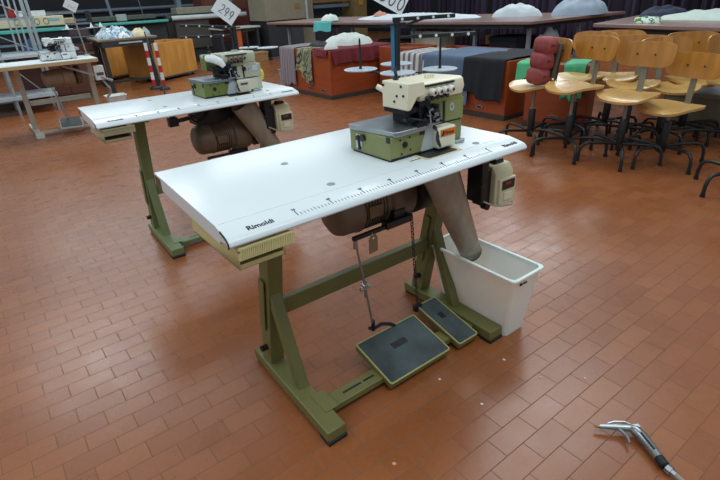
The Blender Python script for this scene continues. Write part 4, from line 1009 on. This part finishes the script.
for x in (4.5, 5.75): MB().box(x-.05, x+.05, 10.9, 11.05, .95, 1.5).build('mast', grail, kC)
# white topped side table and boxes, centre back
wt = thing('side_table', 'white topped low table right of the price card reading 299', 'table', (5.3, 9.5, 0))
MB().box(4.7, 5.66, 9.3, 9.9, .69, .725).build('tabletop', mat('dull_white_top', '#b9bdb6', .4), wt, bevel=.004)
MB().box(5.0, 5.6, 9.4, 9.5, .62, .69).build('apron', mat('dark_green_apron', '#3f4a3a', .6), wt)
for x in (4.75, 5.6): MB().box(x-.03, x+.03, 9.35, 9.85, 0, .69).build('leg', dk, wt)
MB().box(5.02, 5.2, 9.35, 9.37, .25, .66).build('orange_panel', mat('orange_panel', '#b85a2a', .5), wt)
o = thing('brick_cupboard', 'red brown cupboard behind the white topped low table', 'cupboard', (5.7, 11.3, 0))
MB().box(5.2, 6.4, 11.3, 11.9, 0, 1.6).build('carcass', mat('red_cupboard', '#63322a', .6), o, bevel=.01)
for z in (.15, .6, 1.05): MB().box(5.25, 6.35, 11.28, 11.3, z, z+.4).build('door', mat('red_cupboard_door', '#6b372c', .55), o, bevel=.006)
o = thing('cardboard_box', 'tan cardboard box on the floor under the white topped low table', 'box', (5.45, 9.3, 0))
MB().box(5.3, 5.62, 9.02, 9.28, 0, .2).build('box_body', mat('tan_card', '#9b7a4d', .7), o, bevel=.005)
MB().box(5.29, 5.63, 9.01, 9.29, .17, .205).build('flap', mat('tan_card_flap', '#ab895a', .7), o, bevel=.005)
pile('crumpled_cloth', 'grey white rag on the floor left of the tan cardboard box', 'cloth', (4.95, 9.1, 0), .2, .14, .06, whitec, seed=55)
# big beige machine
kD = thing('pressing_machine', 'big beige cased machine on a dark base left of the long cutting table', 'machine', (6.2, 9.4, 0))
MB().box(5.72, 6.75, 9.1, 9.9, .80, 1.5).build('case', mat('khaki_beige_case', '#847d69', .5, var=.05), kD, bevel=.01)
MB().box(5.78, 6.35, 9.15, 9.9, .04, .8).build('base', dk, kD, bevel=.006)
MB().box(6.35, 6.7, 9.2, 9.9, .04, .8).build('base_wing', mat('dark_grey_wing', '#3c3f45', .55), kD, bevel=.006)
MB().box(5.74, 6.74, 9.05, 9.9, 0, .05).build('plinth', mat('pinkish_plinth', '#6a5550', .6), kD)
MB().box(6.46, 6.6, 9.09, 9.1, 1.02, 1.12).build('plate', mat('brass_plate', '#8a6d3c', .5), kD)
MB().box(6.75, 6.80, 9.1, 9.9, .78, 1.5).build('light_trim', mat('pale_trim', '#a7b3b4', .5), kD)
kE = thing('machine_frame', 'grey framed machine with a dark window and bronze post above the turquoise cloth', 'machine', (7.9, 9.5, 0))
gf = mat('warm_grey_frame', '#8c8776', .5)
MB().box(6.85, 7.2, 9.5, 10.1, 0, 1.5).build('frame_post', gf, kE)
MB().box(7.2, 8.35, 9.9, 10.1, 0, 1.5).build('dark_window', dk, kE)
MB().box(7.2, 8.35, 9.5, 9.9, .0, .75).build('lower_body', dk, kE)
MB().box(7.2, 8.35, 9.55, 9.62, 1.10, 1.16).build('rail', mat('bronze_rail', '#8a6a35', .5, .3), kE)
MB().box(7.25, 8.3, 9.55, 9.7, .98, 1.05).build('rail', grail, kE)
MB().box(8.35, 8.75, 9.4, 10.1, 0, 1.5).build('bronze_post', mat('bronze_post', '#7d6a42', .5), kE)
MB().box(8.5, 8.62, 9.38, 9.41, 1.0, 1.1).build('lamp_plate', mat('amber_plate', '#b58a3a', .5), kE)
# rails on the back wall
for z, lb in ((1.18, 'long grey pipe fixed along the dark back wall, upper one'), (.98, 'long grey pipe fixed along the dark back wall, lower one')):
    p = thing('wall_pipe', lb, 'pipe', (2.5, 13.9, z), 'pipes on the back wall')
    MB().cyl((-2, 13.9, z), (7.5, 13.9, z), .045, n=14).build('pipe', grail, p)
    for x in (-1, 1.5, 4, 6.5): MB().box(x-.03, x+.03, 13.9, 14.0, z-.05, z+.05).build('bracket', dk, p)
# purple curtains along the right wall
cm = mat('aubergine_curtain', '#2c2438', .9, var=.2, scale=2)
for i in range(7):
    y0 = 9.3-i*1.65; b = MB(); n = 60
    pts = [(9.5+.06*math.sin(k*1.05+i)+.03*math.sin(k*2.3), y0-1.45*k/n) for k in range(n+1)]
    b.grid(lambda u, v: Vector((pts[int(round(u*n))][0], pts[int(round(u*n))][1], .06+2.1*v)), n, 4)
    nth = ['first', 'second', 'third', 'fourth', 'fifth', 'sixth', 'seventh'][i]
    o = b.build('curtain', cm, None, org=(9.5, y0-.7, 0.06), solid=.006, ang=80); tag(o, 'dark purple curtain behind the cutting tables, %s panel counted from the left' % nth, 'curtain', 'purple curtains')
    if i == 0:
        r_ = thing('curtain_rail', 'long dark rail carrying the purple curtains', 'rail', (9.68, 3.8, 2.17)); MB().cyl((9.68, -2.5, 2.175), (9.68, 9.6, 2.175), .02).build('rail', blackm, r_)
        for k in range(4): MB().beam((9.68, -2.4+4*k*.98, 0), (9.68, -2.4+4*k*.98, 2.17), .03, .03, side=(1, 0, 0)).build('post', blackm, r_)

# ------------------------------------------------------------ light
w = bpy.data.worlds.new('hall'); SC.world = w; w.use_nodes = True
bg = w.node_tree.nodes['Background']; bg.inputs[0].default_value = (.80, .92, 1.0, 1); bg.inputs[1].default_value = .45
def area(name, loc, rot, sx, sy, e, col):
    l = bpy.data.lights.new(name, 'AREA'); l.shape = 'RECTANGLE'; l.size = sx; l.size_y = sy; l.energy = e; l.color = col
    o = bpy.data.objects.new(name, l); COL.objects.link(o); o.location = loc; o.rotation_euler = rot
    return o
cool = (.88, .96, 1.0)
for i, (x, y, e) in enumerate(((1.0, 5.3, 75), (-1.6, 1.2, 50), (4.6, 7.2, 60), (8.2, 3.6, 90), (4.2, .9, 55), (1.2, -1.6, 45), (1.6, 9.4, 45))):
    area('ceiling_lamp', (x, y, 3.4), (0, 0, math.radians(-10)), 2.6, 1.5, e, cool)
SC.view_settings.view_transform = 'Standard'; SC.view_settings.look = 'None'; SC.view_settings.gamma = 1; SC.view_settings.use_curve_mapping = False
SC.view_settings.exposure = 0.0
for o in COL.objects:
    if '_org' in o.keys(): del o['_org']
